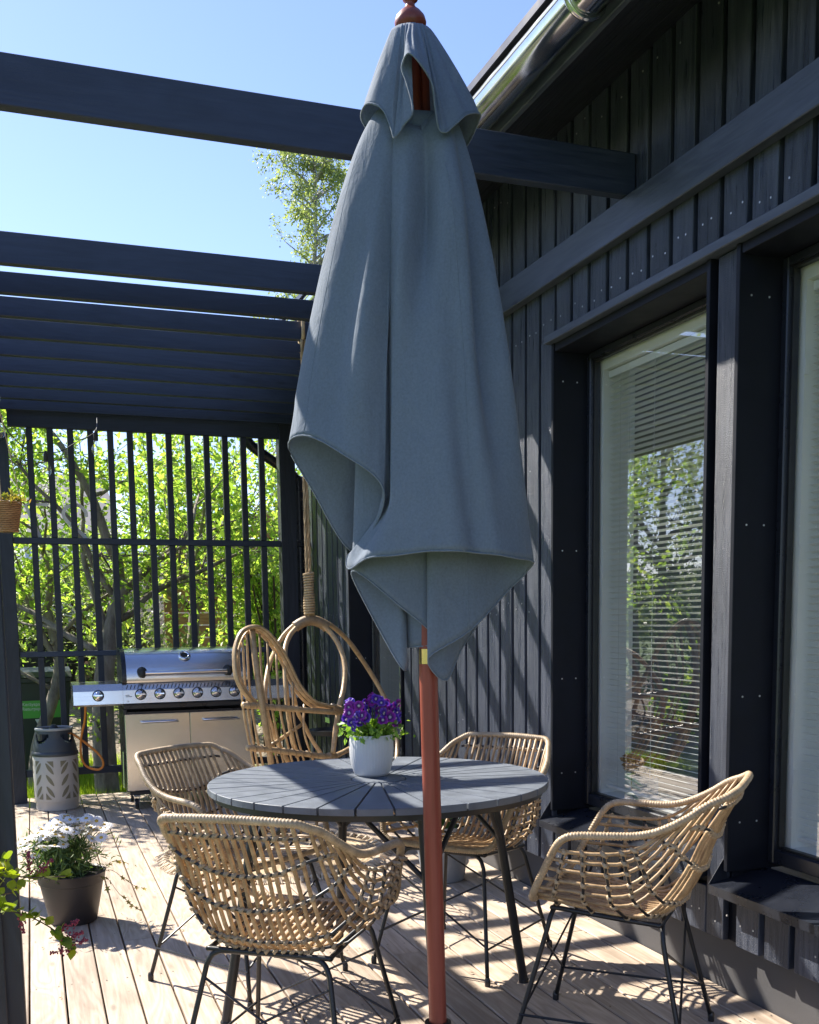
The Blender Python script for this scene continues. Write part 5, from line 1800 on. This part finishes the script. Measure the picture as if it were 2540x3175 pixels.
# ------------------------------------------------------------------ trees and shrubs
def bark_mat(name, dark, light, sc=14):
    t = NT(name)
    v = t.coords((1, 1, 0.35), 'Object', False)
    n = t.noise(v, sc, 6, 0.65)
    t.set(Base_Color=t.ramp(n, [(0.3, dark), (0.7, light)]), Roughness=0.9)
    t.bump(n, 0.9, 0.03)
    return t.m
M['bark'] = bark_mat('apple_bark', (0.11, 0.088, 0.072), (0.38, 0.325, 0.275))
M['birchbark'] = bark_mat('birch_bark', (0.10, 0.09, 0.08), (0.62, 0.60, 0.56), 9)
M['appleleaf'] = leafmat('apple_leaf', [(0.14, 0.23, 0.05), (0.24, 0.36, 0.075), (0.33, 0.45, 0.10), (0.43, 0.48, 0.12)], 0.6, (1.65, 1.75, 0.85))
M['hedgeleaf'] = leafmat('hedge_leaf', [(0.12, 0.17, 0.08), (0.19, 0.25, 0.12), (0.27, 0.34, 0.16)], 0.5, (1.6, 1.6, 0.9))
M['birchleaf'] = leafmat('birch_leaf', [(0.15, 0.21, 0.085), (0.22, 0.29, 0.12), (0.30, 0.36, 0.17)], 0.5, (1.7, 1.6, 0.8))
M['blossom'] = leafmat('apple_blossom', [(0.75, 0.68, 0.68), (0.82, 0.80, 0.78)], 0.3, (1, 1, 1))

class Tree:
    def __init__(self, seed, leaf, mat, bark=None, ceiling=3.3):
        self.ceiling = ceiling
        self.r = random.Random(seed)
        self.tubes = MB()
        self.leafpos = []
        self.leafdir = []
        self.leaf, self.mat, self.seed, self.bark = leaf, mat, seed, bark or M['bark']
    def branch(self, p, d, L, rad, depth, wander=0.35, lift=0.1, leaves=12):
        r = self.r
        p = np.array(p, float)
        d = np.array(d, float)
        d /= np.linalg.norm(d)
        n = max(3, int(L / 0.22) + 2)
        pts, dirs = [p.copy()], [d.copy()]
        for i in range(n):
            d = d + np.array([r.gauss(0, wander), r.gauss(0, wander), r.gauss(0, wander) + lift]) * 0.32
            if p[2] > self.ceiling: d[2] = min(d[2], -0.05)
            if self.ceiling < 9 and p[1] < -0.25: d[1] = abs(d[1]) + 0.1
            d /= np.linalg.norm(d)
            p = p + d * L / n
            pts.append(p.copy())
            dirs.append(d.copy())
        rr = [max(0.003, rad * (1 - 0.72 * i / n)) for i in range(n + 1)]
        self.tubes.tube(pts, rr, 8 if rad > 0.04 else (5 if rad > 0.012 else 3))
        if depth == 0:
            for i in range(1, n + 1):
                for k in range(leaves):
                    self.leafpos.append(pts[i] + np.array([r.gauss(0, 1), r.gauss(0, 1), r.gauss(0, 1)]) * 0.07)
                    self.leafdir.append(dirs[i])
            return
        kids = r.randint(3, 5) + (2 if depth > 1 else 0)
        for k in range(kids):
            i = r.randint(max(1, n // 3), n)
            q = dirs[i] * 0.5 + np.array([r.gauss(0, 1), r.gauss(0, 1), r.gauss(0, 0.7) + lift * 2]) * 0.75
            self.branch(pts[i], q, L * r.uniform(0.45, 0.75), rr[i] * 0.62, depth - 1, wander, lift, leaves)
    def build(self, name, label, cat, base, group=None, up=0.3, aspect=0.6, blossom=0, droop=0.0):
        T = thing(name, label, cat, base, 0, group)
        tr = self.tubes.build('trunk', self.bark, T, True)
        pos = np.array(self.leafpos)
        dirs = np.array(self.leafdir)
        if len(pos):
            leaf_cloud('crown', pos, self.leaf, self.mat, T, None, up, 0.35, aspect, seed=self.seed, droop=droop, dirs=dirs)
            if blossom:
                rg = np.random.default_rng(self.seed)
                b = pos[rg.choice(len(pos), blossom, replace=False)]
                b = np.repeat(b, 5, 0) + rg.normal(0, 0.018, (blossom * 5, 3))
                leaf_cloud('blossom', b, 0.026, M['blossom'], T, 'stuff', 0.3, 0.3, 0.9, seed=self.seed + 1)
        return T

def gz(x, y): return ground_height(x, y)

# near apple tree right behind the screen: forked grey trunk
t = Tree(5, 0.062, M['appleleaf'])
t.tubes.tube(smoothpath([(0, 0, -0.1), (-0.02, 0, 0.35), (-0.015, 0.02, 0.8), (0.02, 0.03, 1.15), (0.10, 0.06, 1.5), (0.18, 0.08, 1.85)], 4), [0.108 - 0.0024 * i for i in range(21)], 10)
t.branch((0.17, 0.08, 1.8), (0.1, 0.1, 1), 1.7, 0.048, 2, 0.4, 0.05, 15)
t.branch((0.16, 0.08, 1.72), (0.8, 0.2, 0.55), 1.6, 0.038, 2, 0.4, 0.08, 15)
t.branch((0.06, 0.05, 1.38), (-0.35, 0.05, 0.9), 1.6, 0.034, 2, 0.45, 0.06, 15)
t.branch((0.02, 0.03, 1.2), (-0.8, 0.3, 0.6), 1.5, 0.036, 2, 0.45, 0.05, 15)
t.branch((0.15, 0.06, 1.66), (-0.9, -0.15, 0.55), 1.5, 0.032, 2, 0.5, 0.02, 15)
t.branch((0.1, 0.06, 1.5), (0.9, 0.5, 0.3), 1.5, 0.035, 2, 0.5, 0.02, 15)
t.branch((-0.01, 0.0, 0.55), (-0.3, -0.4, 0.5), 0.35, 0.012, 0, 0.5, 0.1, 12)
t.build('apple_tree', 'gnarled apple tree with a thick grey trunk right behind the screen', 'tree', (0.55, 8.92, -0.16), 'apple trees behind the screen', blossom=60)

t = Tree(9, 0.062, M['appleleaf'])
t.tubes.tube(smoothpath([(0, 0, -0.1), (0.06, 0, 0.4), (0.2, 0.0, 0.8), (0.28, 0.02, 1.15), (0.2, 0.05, 1.6)], 4), [0.06 - 0.001 * i for i in range(17)], 8)
t.branch((0.28, 0.02, 1.15), (-0.5, 0, 0.8), 1.5, 0.032, 2, 0.45, 0.05, 10)
t.branch((0.2, 0.05, 1.6), (0.1, 0.1, 1), 1.4, 0.035, 2, 0.45, 0.05, 10)
t.branch((0.2, 0.05, 1.5), (-0.9, 0.2, 0.5), 1.4, 0.032, 2, 0.5, 0.03, 10)
t.branch((0.22, 0.0, 0.9), (-0.7, 0.1, 0.5), 1.0, 0.02, 1, 0.5, 0.03, 10)
t.branch((0.22, 0.0, 1.3), (0.7, 0.2, 0.7), 1.2, 0.025, 2, 0.5, 0.03, 8)
t.build('apple_tree', 'slim leaning apple tree behind the left end of the screen', 'tree', (-0.05, 9.75, -0.15), 'apple trees behind the screen', blossom=40)

t = Tree(14, 0.066, M['appleleaf'])
t.tubes.tube(smoothpath([(0, 0, -0.1), (0.02, 0, 0.5), (0.12, 0.0, 1.0), (0.18, 0.02, 1.6)], 4), [0.07 - 0.0015 * i for i in range(13)], 8)
for dd in ((0.1, 0.1, 1), (0.8, 0.1, 0.6), (-0.8, 0.0, 0.6), (0.2, 0.6, 0.6), (0.6, -0.5, 0.4)):
    t.branch((0.16, 0.02, 1.45), dd, 1.6, 0.04, 2, 0.45, 0.05, 15)
t.branch((0.12, 0, 1.0), (0.9, 0.0, 0.3), 1.2, 0.02, 1, 0.5, 0.03, 12)
t.branch((0.1, 0, 0.8), (-0.9, 0.0, 0.3), 1.1, 0.02, 1, 0.5, 0.03, 12)
t.build('apple_tree', 'bushy apple tree behind the middle of the screen', 'tree', (1.35, 10.3, 0.0), 'apple trees behind the screen', blossom=40)

# shrubs that fill the view between trunks
def shrub(name, label, base, size, n, leaf, mat, seed, group=None, stems=7, ground=False):
    T = thing(name, label, 'shrub', base, 0, group)
    rg = np.random.default_rng(seed)
    r = random.Random(seed)
    sm = MB()
    pos = []
    dirs = []
    K = stems * 6
    for k in range(stems):
        a = r.uniform(0, 6.28)
        tip = np.array([size[0] * r.uniform(.2, .8) * math.cos(a), size[1] * r.uniform(.2, .8) * math.sin(a), size[2] * r.uniform(.65, 1.0)])
        path = smoothpath([(0.06 * math.cos(a), 0.06 * math.sin(a), -0.1), tip * np.array([.35, .35, .5]), tip], 4)
        sm.tube(path, [0.016 * (1 - 0.7 * i / len(path)) + 0.003 for i in range(len(path))], 5)
        for j in range(6):
            b = path[r.randint(3, len(path) - 1)]
            e = b + np.array([r.gauss(0, .45) * size[0], r.gauss(0, .45) * size[1], r.uniform(-.15, .35) * size[2]])
            sm.tube([b, (b + e) / 2 + np.array([0, 0, 0.03]), e], [0.006, 0.004, 0.002], 3)
            m = n // K
            t = rg.uniform(0.2, 1.05, m)[:, None]
            p = b + (e - b) * t + rg.normal(0, 0.09, (m, 3)) * np.array(size)
            pos.append(p)
            dirs.append(np.tile((e - b) / np.linalg.norm(e - b), (m, 1)))
    sm.build('trunk', M['twig'], T, True)
    leaf_cloud('crown', np.concatenate(pos), leaf, mat, T, None, 0.3, 0.35, 0.58, seed=seed, dirs=np.concatenate(dirs))
    return T
shrub('shrub', 'bright green shrub before the board fence at the right of the screen', (2.35, 10.9, 0.1), (0.9, 0.7, 2.3), 5200, 0.06, M['appleleaf'], 31, 'shrubs behind the screen', 9)
shrub('shrub', 'low leafy shrub beside the thick apple trunk', (1.15, 9.75, -0.1), (0.75, 0.5, 1.25), 2600, 0.055, M['hedgeleaf'], 32, 'shrubs behind the screen', 7)
shrub('shrub', 'leafy shrub behind the recycling bin at the far left', (-0.55, 11.3, 0.2), (0.9, 0.7, 1.9), 3600, 0.06, M['appleleaf'], 33, 'shrubs behind the screen', 8)
shrub('shrub', 'tall dense shrub on the bank behind the middle apple tree', (0.9, 13.2, 0.35), (1.4, 0.8, 1.9), 4600, 0.075, M['hedgeleaf'], 34, 'shrubs behind the screen', 9)
shrub('shrub', 'tall shrub at the far right behind the board fence', (3.7, 13.6, 0.35), (1.5, 0.9, 2.6), 5200, 0.08, M['appleleaf'], 35, 'shrubs behind the screen', 9)
shrub('shrub', 'yellow green shrub beside the corner post of the house', (2.15, 9.55, -0.1), (0.42, 0.4, 2.2), 2600, 0.055, M['appleleaf'], 36, 'shrubs behind the screen', 6)

# tall birch far beyond the roof line
t = Tree(77, 0.062, M['birchleaf'], M['birchbark'], 99)
hh = 10.75
t.tubes.tube(smoothpath([(0, 0, 0), (0.1, 0, 4), (-0.1, 0.1, 7), (0.0, 0, 9), (0.05, 0, hh)], 4), [0.12 - 0.0068 * i for i in range(17)], 8)
rb = random.Random(4)
for k in range(70):
    z = rb.uniform(4.0, hh - 0.1)
    a = rb.uniform(0, 6.28)
    L = (0.62 + 1.25 * (1 - z / hh)) * rb.uniform(0.8, 1.5)
    t.branch((0, 0, z), (math.cos(a), math.sin(a), 0.9), L, 0.03, 1, 0.35, -0.14, 26)
t.build('birch_tree', 'tall slender birch tree rising beyond the pergola', 'tree', (6.15, 22.5, 0.4), droop=0.7)

# trees and hedge left of the deck, mirrored in the panes
def simple_tree(seed, base, h, label, spread=1.0, leaf=0.09, mat='hedgeleaf', n=9):
    t = Tree(seed, leaf, M[mat], None, 99)
    t.tubes.tube(smoothpath([(0, 0, -0.1), (0.05, 0, h * .25), (0, 0.05, h * .5), (0.05, 0, h * .85)], 4), [0.11 - 0.007 * i for i in range(13)], 8)
    r = random.Random(seed)
    for k in range(n):
        a = r.uniform(0, 6.28)
        z = h * r.uniform(.22, .8)
        t.branch((0, 0, z), (math.cos(a), math.sin(a), 0.6), h * .32 * spread * r.uniform(.7, 1.2), 0.04, 2, 0.4, 0.05, 5)
    t.build('garden_tree', label, 'tree', base, 'garden trees left of the deck')
simple_tree(51, (-3.6, 12.6, -0.1), 4.6, 'leafy garden tree mirrored large in the tall window pane')
simple_tree(52, (-5.6, 16.5, 0.2), 5.5, 'further garden tree mirrored behind the leafy one in the pane', 1.1)
simple_tree(53, (-5.4, 10.4, -0.1), 4.0, 'garden tree mirrored in the window at the right picture edge')
simple_tree(54, (-3.6, 20.0, 0.3), 4.8, 'garden tree behind the left end of the slat screen', 1.0, 0.09, 'appleleaf')
simple_tree(55, (-8.4, 13.0, 0.0), 5.0, 'outermost garden tree mirrored in the window at the picture edge', 1.1)
shrub('hedge_shrub', 'dark dense shrub mirrored low in the tall window', (-2.9, 11.0, -0.1), (1.2, 0.8, 1.7), 4200, 0.07, M['hedgeleaf'], 41, 'hedge shrubs mirrored in the panes', 9)
shrub('hedge_shrub', 'bright young shrub mirrored low beside the vase', (-1.6, 8.6, -0.1), (0.6, 0.6, 1.0), 2200, 0.06, M['appleleaf'], 42, 'hedge shrubs mirrored in the panes', 7)
shrub('hedge_shrub', 'wide shrub mirrored in the window at the right picture edge', (-4.4, 8.6, -0.1), (1.3, 1.0, 1.6), 4200, 0.07, M['hedgeleaf'], 43, 'hedge shrubs mirrored in the panes', 9)

# ------------------------------------------------------------------ lilac at the near left corner
def build_lilac():
    L = thing('dwarf_lilac', 'dwarf lilac twigs with red flower buds reaching in from the lower left', 'shrub', (-0.62, 2.7, -0.16))
    lm_mat = leafmat('lilac_leaf', [(0.10, 0.16, 0.02), (0.17, 0.25, 0.03), (0.27, 0.32, 0.05)], 0.5, (2.0, 1.8, 0.5), per='object')
    m = MB()
    prof = [(0, 0), (0.12, 0.2), (0.35, 0.33), (0.6, 0.29), (0.82, 0.15), (1.0, 0.0)]
    n0 = []
    mid = [(x, 0, -0.10 * x * x) for x, _ in prof]
    up = [(x, y, 0.16 * y - 0.10 * x * x) for x, y in prof[1:-1]]
    dn = [(x, -y, 0.16 * y - 0.10 * x * x) for x, y in prof[1:-1]]
    m.v = mid + up + dn
    k = len(mid)
    u0, d0 = k, k + len(up)
    for i in range(len(prof) - 1):
        a, b = i, i + 1
        ua = u0 + i - 1 if i >= 1 else None
        ub = u0 + i if i < len(up) else None
        da = d0 + i - 1 if i >= 1 else None
        db = d0 + i if i < len(dn) else None
        m.f.append(tuple(x for x in (a, b, ub, ua) if x is not None))
        m.f.append(tuple(x for x in (a, da, db, b) if x is not None))
    me = m.mesh('leaf', lm_mat, True)
    r = random.Random(17)
    tw = MB()
    buds = MB()
    # twigs in view (world points)
    twigs = [
        [(-0.62, 2.7, 0.25), (-0.35, 2.72, 0.60), (-0.16, 2.74, 0.70), (-0.103, 2.75, 0.698), (-0.065, 2.75, 0.693), (-0.021, 2.75, 0.685), (0.053, 2.75, 0.682)],
        [(-0.62, 2.7, 0.2), (-0.35, 2.72, 0.52), (-0.16, 2.74, 0.62), (-0.107, 2.75, 0.612), (-0.068, 2.75, 0.599), (-0.029, 2.75, 0.58), (0.014, 2.75, 0.548), (0.04, 2.75, 0.518), (0.06, 2.75, 0.487)],
        [(-0.62, 2.7, 0.3), (-0.30, 2.72, 0.60), (-0.16, 2.73, 0.68), (-0.10, 2.74, 0.705), (-0.085, 2.74, 0.74)],
        [(-0.62, 2.7, 0.25), (-0.30, 2.72, 0.56), (-0.16, 2.72, 0.645), (-0.075, 2.73, 0.657)],
    ]
    for tp in twigs:
        sp = smoothpath(tp, 6)
        tw.tube([np.array(p) - np.array([-0.62, 2.7, -0.16]) for p in sp], 0.0019, 5)
        for i, p in enumerate(sp):
            if p[0] < -0.22 or i % 3: continue
            for s in (-1, 1):
                for rep in range(2):
                    a = r.uniform(-0.5, 0.5) + s * 1.2
                    o = add('leaf', me, L, np.array(p) - np.array([-0.62, 2.7, -0.16]) + np.array([r.gauss(0, .006), r.gauss(0, .01), r.gauss(0, .006)]), (r.uniform(-.9, .9), r.uniform(-1.0, .7), a + (math.pi if r.random() < .3 else 0)))
                    q = r.uniform(0.026, 0.042)
                    o.scale = (q, q, q)
    tw.build('twig', M['twig'], L, True)
    for base, dr in (((-0.033, 2.75, 0.70), (0.0, 0, 1)), ((-0.02, 2.75, 0.69), (0.7, 0, 0.6)), ((0.03, 2.75, 0.54), (0.85, 0, 0.4)), ((0.045, 2.75, 0.505), (1, 0, 0.05)), ((0.06, 2.75, 0.487), (-0.95, 0, 0.0)), ((-0.06, 2.75, 0.60), (0.1, 0, -1.0)), ((0.035, 2.75, 0.52), (0.9, 0, 0.15))):
        b = np.array(base) - np.array([-0.62, 2.7, -0.16])
        d = np.array(dr, float)
        d /= np.linalg.norm(d)
        buds.tube([b, b + d * 0.05], 0.0009, 4)
        for i in range(42):
            t = r.uniform(0.1, 1)
            w = (1 - t * 0.75) * 0.011
            c = b + d * 0.055 * t + np.array([r.gauss(0, 1), r.gauss(0, 1), r.gauss(0, 1)]) * w * 0.7
            buds.ball(c, 0.0024, 5, 4, (1, 1, 1.3))
    buds.build('flower_bud', plain('red_lilac_bud', (0.26, 0.03, 0.06), 0.5), L, True, kind='stuff')
    # the rest of the bush outside the picture
    rg = np.random.default_rng(3)
    N = 1500
    d = rg.normal(size=(N, 3))
    d /= np.linalg.norm(d, axis=1)[:, None]
    pos = d * rg.uniform(0.5, 1, N)[:, None] ** 0.5 * np.array([0.30, 0.5, 0.42]) + np.array([-0.18, -0.1, 0.62])
    leaf_cloud('foliage', pos, 0.042, M['hedgeleaf'], L, 'stuff', 0.3, 0.3, 0.65, seed=2)
    sm = MB()
    for i in range(8):
        a = r.uniform(0, 6.28)
        sm.tube(smoothpath([(0, 0, 0), (0.1 * math.cos(a), 0.1 * math.sin(a), 0.3), (-0.15 + 0.25 * math.cos(a), 0.3 * math.sin(a), 0.75)], 4), 0.006, 5)
    sm.build('stem', M['twig'], L, True)
build_lilac()
shrub('shrub', 'leafy shrub by the deck that throws dappled shade across the pot', (-0.95, 6.1, -0.16), (0.35, 0.5, 1.25), 900, 0.05, M['hedgeleaf'], 45, None, 7)

# ------------------------------------------------------------------ grass
def build_grass():
    rg = np.random.default_rng(5)
    N = 24000
    x = rg.uniform(-1.2, 2.0, N)
    y = 8.5 + (rg.uniform(0, 1, N) ** 1.4) * 2.2
    z = np.array([ground_height(a, b) for a, b in zip(x, y)])
    h = rg.uniform(0.06, 0.17, N)
    a = rg.uniform(0, 6.28, N)
    w = 0.0035
    b0 = np.stack([x - w * np.cos(a), y - w * np.sin(a), z], 1)
    b1 = np.stack([x + w * np.cos(a), y + w * np.sin(a), z], 1)
    tp = np.stack([x + rg.normal(0, .03, N), y + rg.normal(0, .03, N), z + h], 1)
    V = np.stack([b0, b1, tp], 1).reshape(-1, 3)
    me = bpy.data.meshes.new('grass')
    me.vertices.add(len(V))
    me.vertices.foreach_set('co', V.ravel())
    me.loops.add(N * 3)
    me.loops.foreach_set('vertex_index', np.arange(N * 3, dtype=np.int32))
    me.polygons.add(N)
    me.polygons.foreach_set('loop_start', np.arange(0, N * 3, 3, dtype=np.int32))
    me.polygons.foreach_set('loop_total', np.full(N, 3, dtype=np.int32))
    me.materials.append(leafmat('lawn_blade', [(0.14, 0.24, 0.03), (0.24, 0.36, 0.05), (0.34, 0.44, 0.07)], 0.55, (1.9, 1.8, 0.5)))
    me.update(calc_edges=True)
    o = add('grass', me, kind='stuff')
    tag(o, 'short sunlit lawn grass growing behind the deck', 'grass')
build_grass()

# ------------------------------------------------------------------ recycling bin, fences, neighbours
def build_bin():
    B = thing('recycling_bin', 'dark green wheeled paper recycling bin with a green label', 'bin', (0.03, 10.35, ground_height(0.03, 10.35)))
    g = plain('dark_green_plastic', (0.022, 0.035, 0.026), 0.45)
    m = MB().quadbox([(-0.24, -0.27, 0.03), (0.24, -0.27, 0.03), (0.24, 0.24, 0.03), (-0.24, 0.24, 0.03), (-0.29, -0.33, 0.95), (0.29, -0.33, 0.95), (0.29, 0.33, 0.95), (-0.29, 0.33, 0.95)])
    m.build('body', g, B)
    MB().bbox(-0.30, 0.30, -0.345, 0.335, 0.90, 0.952, 0.008).build('rim', g, B)
    MB().prism([(-0.355, 0.9525), (0.35, 0.9525), (0.33, 1.02), (-0.30, 1.0)], 'x', -0.305, 0.305).build('lid', g, B)
    t = math.atan2(0.06, 0.92)
    lab = plain('green_label', (0.10, 0.42, 0.06), 0.5, var=0.04)
    wm = plain('white_print', (0.7, 0.72, 0.68), 0.5)
    lb = MB().box(-0.18, 0.18, -0.003, 0.0, -0.08, 0.08).build('label', lab, B)
    lb.location = (0.02, -0.311, 0.66)
    lb.rotation_euler = (t, 0, 0)
    text_obj('print', 'Keräyspaperi\nReturpapper', 0.042, wm, lb, (-0.155, -0.0045, 0.035), (math.pi / 2, 0, 0))
    e = MB()
    def poly(pts):
        n = len(e.v)
        e.v += [(x, -0.0035, z) for x, z in pts]
        e.f.append(tuple(range(n, n + len(pts))))
    poly([(-0.05, 0.10), (0.05, 0.10), (0.02, 0.035), (-0.02, 0.035)])
    poly([(-0.02, -0.0), (0.02, -0.0), (0.05, -0.06), (-0.05, -0.06)])
    poly([(-0.06, -0.075), (-0.015, -0.07), (-0.03, -0.105), (-0.065, -0.10)])
    poly([(0.015, -0.07), (0.06, -0.075), (0.065, -0.10), (0.03, -0.105)])
    em = e.build('emblem', wm, B)
    em.location = (0.02, -0.297, 0.47)
    em.rotation_euler = (t, 0, 0)
    for s in (-1, 1):
        w = MB().lathe([(0.03, -0.02), (0.09, -0.022), (0.10, -0.01), (0.10, 0.01), (0.09, 0.022), (0.03, 0.02)], 20).mesh('wheel', M['rubber'])
        add('wheel', w, B, (s * 0.25, 0.28, 0.1), (0, math.pi / 2, 0))
    MB().tube([(-0.22, 0.36, 0.93), (0.22, 0.36, 0.93)], 0.014, 8).build('handle', g, B)
build_bin()

def build_board_fence():
    F = thing('board_fence', 'honey coloured horizontal board fence seen through the screen', 'fence', (2.9, 13.0, ground_height(2.9, 13.0)))
    bm = wood('larch_fence_board', (0.30, 0.15, 0.05), (0.50, 0.29, 0.11), 'x', 0.65, True, 0.2)
    me = MB().bbox(-1.35, 1.35, -0.012, 0.012, 0, 0.135, 0.004).mesh('board', bm)
    for k in range(15):
        add('board', me, F, (random.uniform(-.01, .01), 0, 0.05 + k * 0.152))
    for x in (-1.25, 0.0, 1.25):
        MB().bbox(x - 0.045, x + 0.045, 0.0125, 0.10, -0.3, 2.35, 0.004).build('post', bm, F)
build_board_fence()

def build_neighbour():
    wm = plain('pale_render_wall', (0.72, 0.72, 0.70), 0.8, var=0.04)
    N = thing('neighbour_house', 'pale rendered neighbouring house half hidden by the apple trees', 'house', (-1.0, 24.0, 0.35))
    MB().box(-4.5, 2.6, 0, 6, -0.5, 2.9).build('wall', wm, N)
    MB().prism([(-0.5, 2.9), (6.5, 2.9), (3.0, 4.6)], 'x', -4.8, 2.9).build('roof', plain('grey_tile_roof', (0.16, 0.15, 0.15), 0.7), N)
    for x in (-3.2, -0.9, 1.2):
        w = MB().box(x, x + 0.9, -0.03, -0.005, 0.9, 2.1).build('window', M['white'], N)
        MB().box(x + 0.07, x + 0.83, -0.045, -0.031, 0.97, 2.03).build('pane', plain('dark_pane', (0.05, 0.06, 0.07), 0.1), w)
    V = thing('parked_van', 'white van parked on the street beyond the apple trunk', 'van', (2.05, 16.0, ground_height(2.05, 16.0)), math.radians(8))
    pw = plain('white_van_paint', (0.75, 0.76, 0.77), 0.25)
    MB().prism([(-0.9, 0.3), (0.9, 0.3), (0.9, 1.75), (0.78, 1.95), (-0.78, 1.95), (-0.9, 1.75)], 'x', -2.2, 0.6).build('body', pw, V)
    MB().prism([(-0.88, 0.3), (0.88, 0.3), (0.86, 1.05), (0.7, 1.8), (-0.7, 1.8), (-0.86, 1.05)], 'x', 0.601, 1.5).build('cab', pw, V)
    MB().box(-0.3, 0.5, -0.905, -0.901, 1.1, 1.6).build('side_window', plain('dark_glass', (0.03, 0.035, 0.04), 0.08), V)
    for x in (-1.5, 0.9):
        for y in (-0.8, 0.8):
            w = MB().lathe([(0.12, -0.09), (0.30, -0.1), (0.32, -0.06), (0.32, 0.06), (0.30, 0.1), (0.12, 0.09)], 24).mesh('wheel', M['rubber'])
            wo = add('wheel', w, V, (x, y, 0.32), (math.pi / 2, 0, 0))
            add('rim', MB().lathe([(0.0, -0.09), (0.19, -0.095), (0.19, 0.095), (0.0, 0.09)], 20, (0, 0), False, False).mesh('rim', M['chrome']), wo)
    C = thing('parked_car', 'dark car parked beyond the recycling bin at the far left', 'car', (-0.7, 14.6, ground_height(-0.7, 14.6)), math.radians(3))
    cp = plain('dark_car_paint', (0.03, 0.035, 0.045), 0.2)
    prof = [(-2.1, 0.3), (2.1, 0.3), (2.15, 0.75), (1.2, 0.92), (0.6, 1.38), (-1.0, 1.42), (-1.8, 0.98), (-2.15, 0.9)]
    MB().prism(prof, 'y', -0.85, 0.85).build('body', cp, C)
    MB().prism([(0.98, 0.95), (0.52, 1.33), (-0.95, 1.36), (-1.5, 0.99)], 'y', -0.853, 0.853).build('side_window', plain('car_glass', (0.03, 0.04, 0.05), 0.06), C)
    for x in (-1.35, 1.35):
        for y in (-0.78, 0.78):
            w = MB().lathe([(0.12, -0.09), (0.29, -0.1), (0.31, -0.06), (0.31, 0.06), (0.29, 0.1), (0.12, 0.09)], 24).mesh('wheel', M['rubber'])
            wo = add('wheel', w, C, (x, y, 0.31), (math.pi / 2, 0, 0))
            add('rim', MB().lathe([(0.0, -0.09), (0.19, -0.095), (0.19, 0.095), (0.0, 0.09)], 20, (0, 0), False, False).mesh('rim', M['chrome']), wo)
build_neighbour()
# distant wood on the skyline
def build_wood():
    rg = np.random.default_rng(12)
    N = 26000
    x = rg.uniform(-45, 45, N)
    y = rg.uniform(38, 48, N)
    top = 2.6 + 0.8 * np.sin(x * 0.35) + 0.6 * np.sin(x * 0.9 + 1) + 0.4 * np.sin(x * 2.3)
    z = 0.3 + top * rg.uniform(0, 1, N) ** 0.6
    o = leaf_cloud('forest', np.stack([x, y, z], 1), 0.6, M['hedgeleaf'], None, 'stuff', 0.2, 0.4, 0.8, seed=12)
    tag(o, 'distant belt of green trees along the skyline', 'forest')
build_wood()

# ------------------------------------------------------------------ bits blown onto the deck
def build_litter():
    rg = np.random.default_rng(21)
    N = 150
    pos = np.stack([rg.uniform(-0.2, 2.2, N), rg.uniform(2.4, 8.3, N), np.full(N, 0.004)], 1)
    d = rg.normal(size=(N, 3))
    d[:, 2] = 0.0
    o = leaf_cloud('leaf_litter', pos, 0.017, leafmat('dry_leaf_bit', [(0.10, 0.06, 0.03), (0.24, 0.17, 0.07), (0.45, 0.40, 0.32)], 0.2), None, 'stuff', 3.0, 0.15, 0.5, seed=22, dirs=d * 4)
    tag(o, 'small dry leaf bits and petals scattered on the deck boards', 'leaf litter')
build_litter()
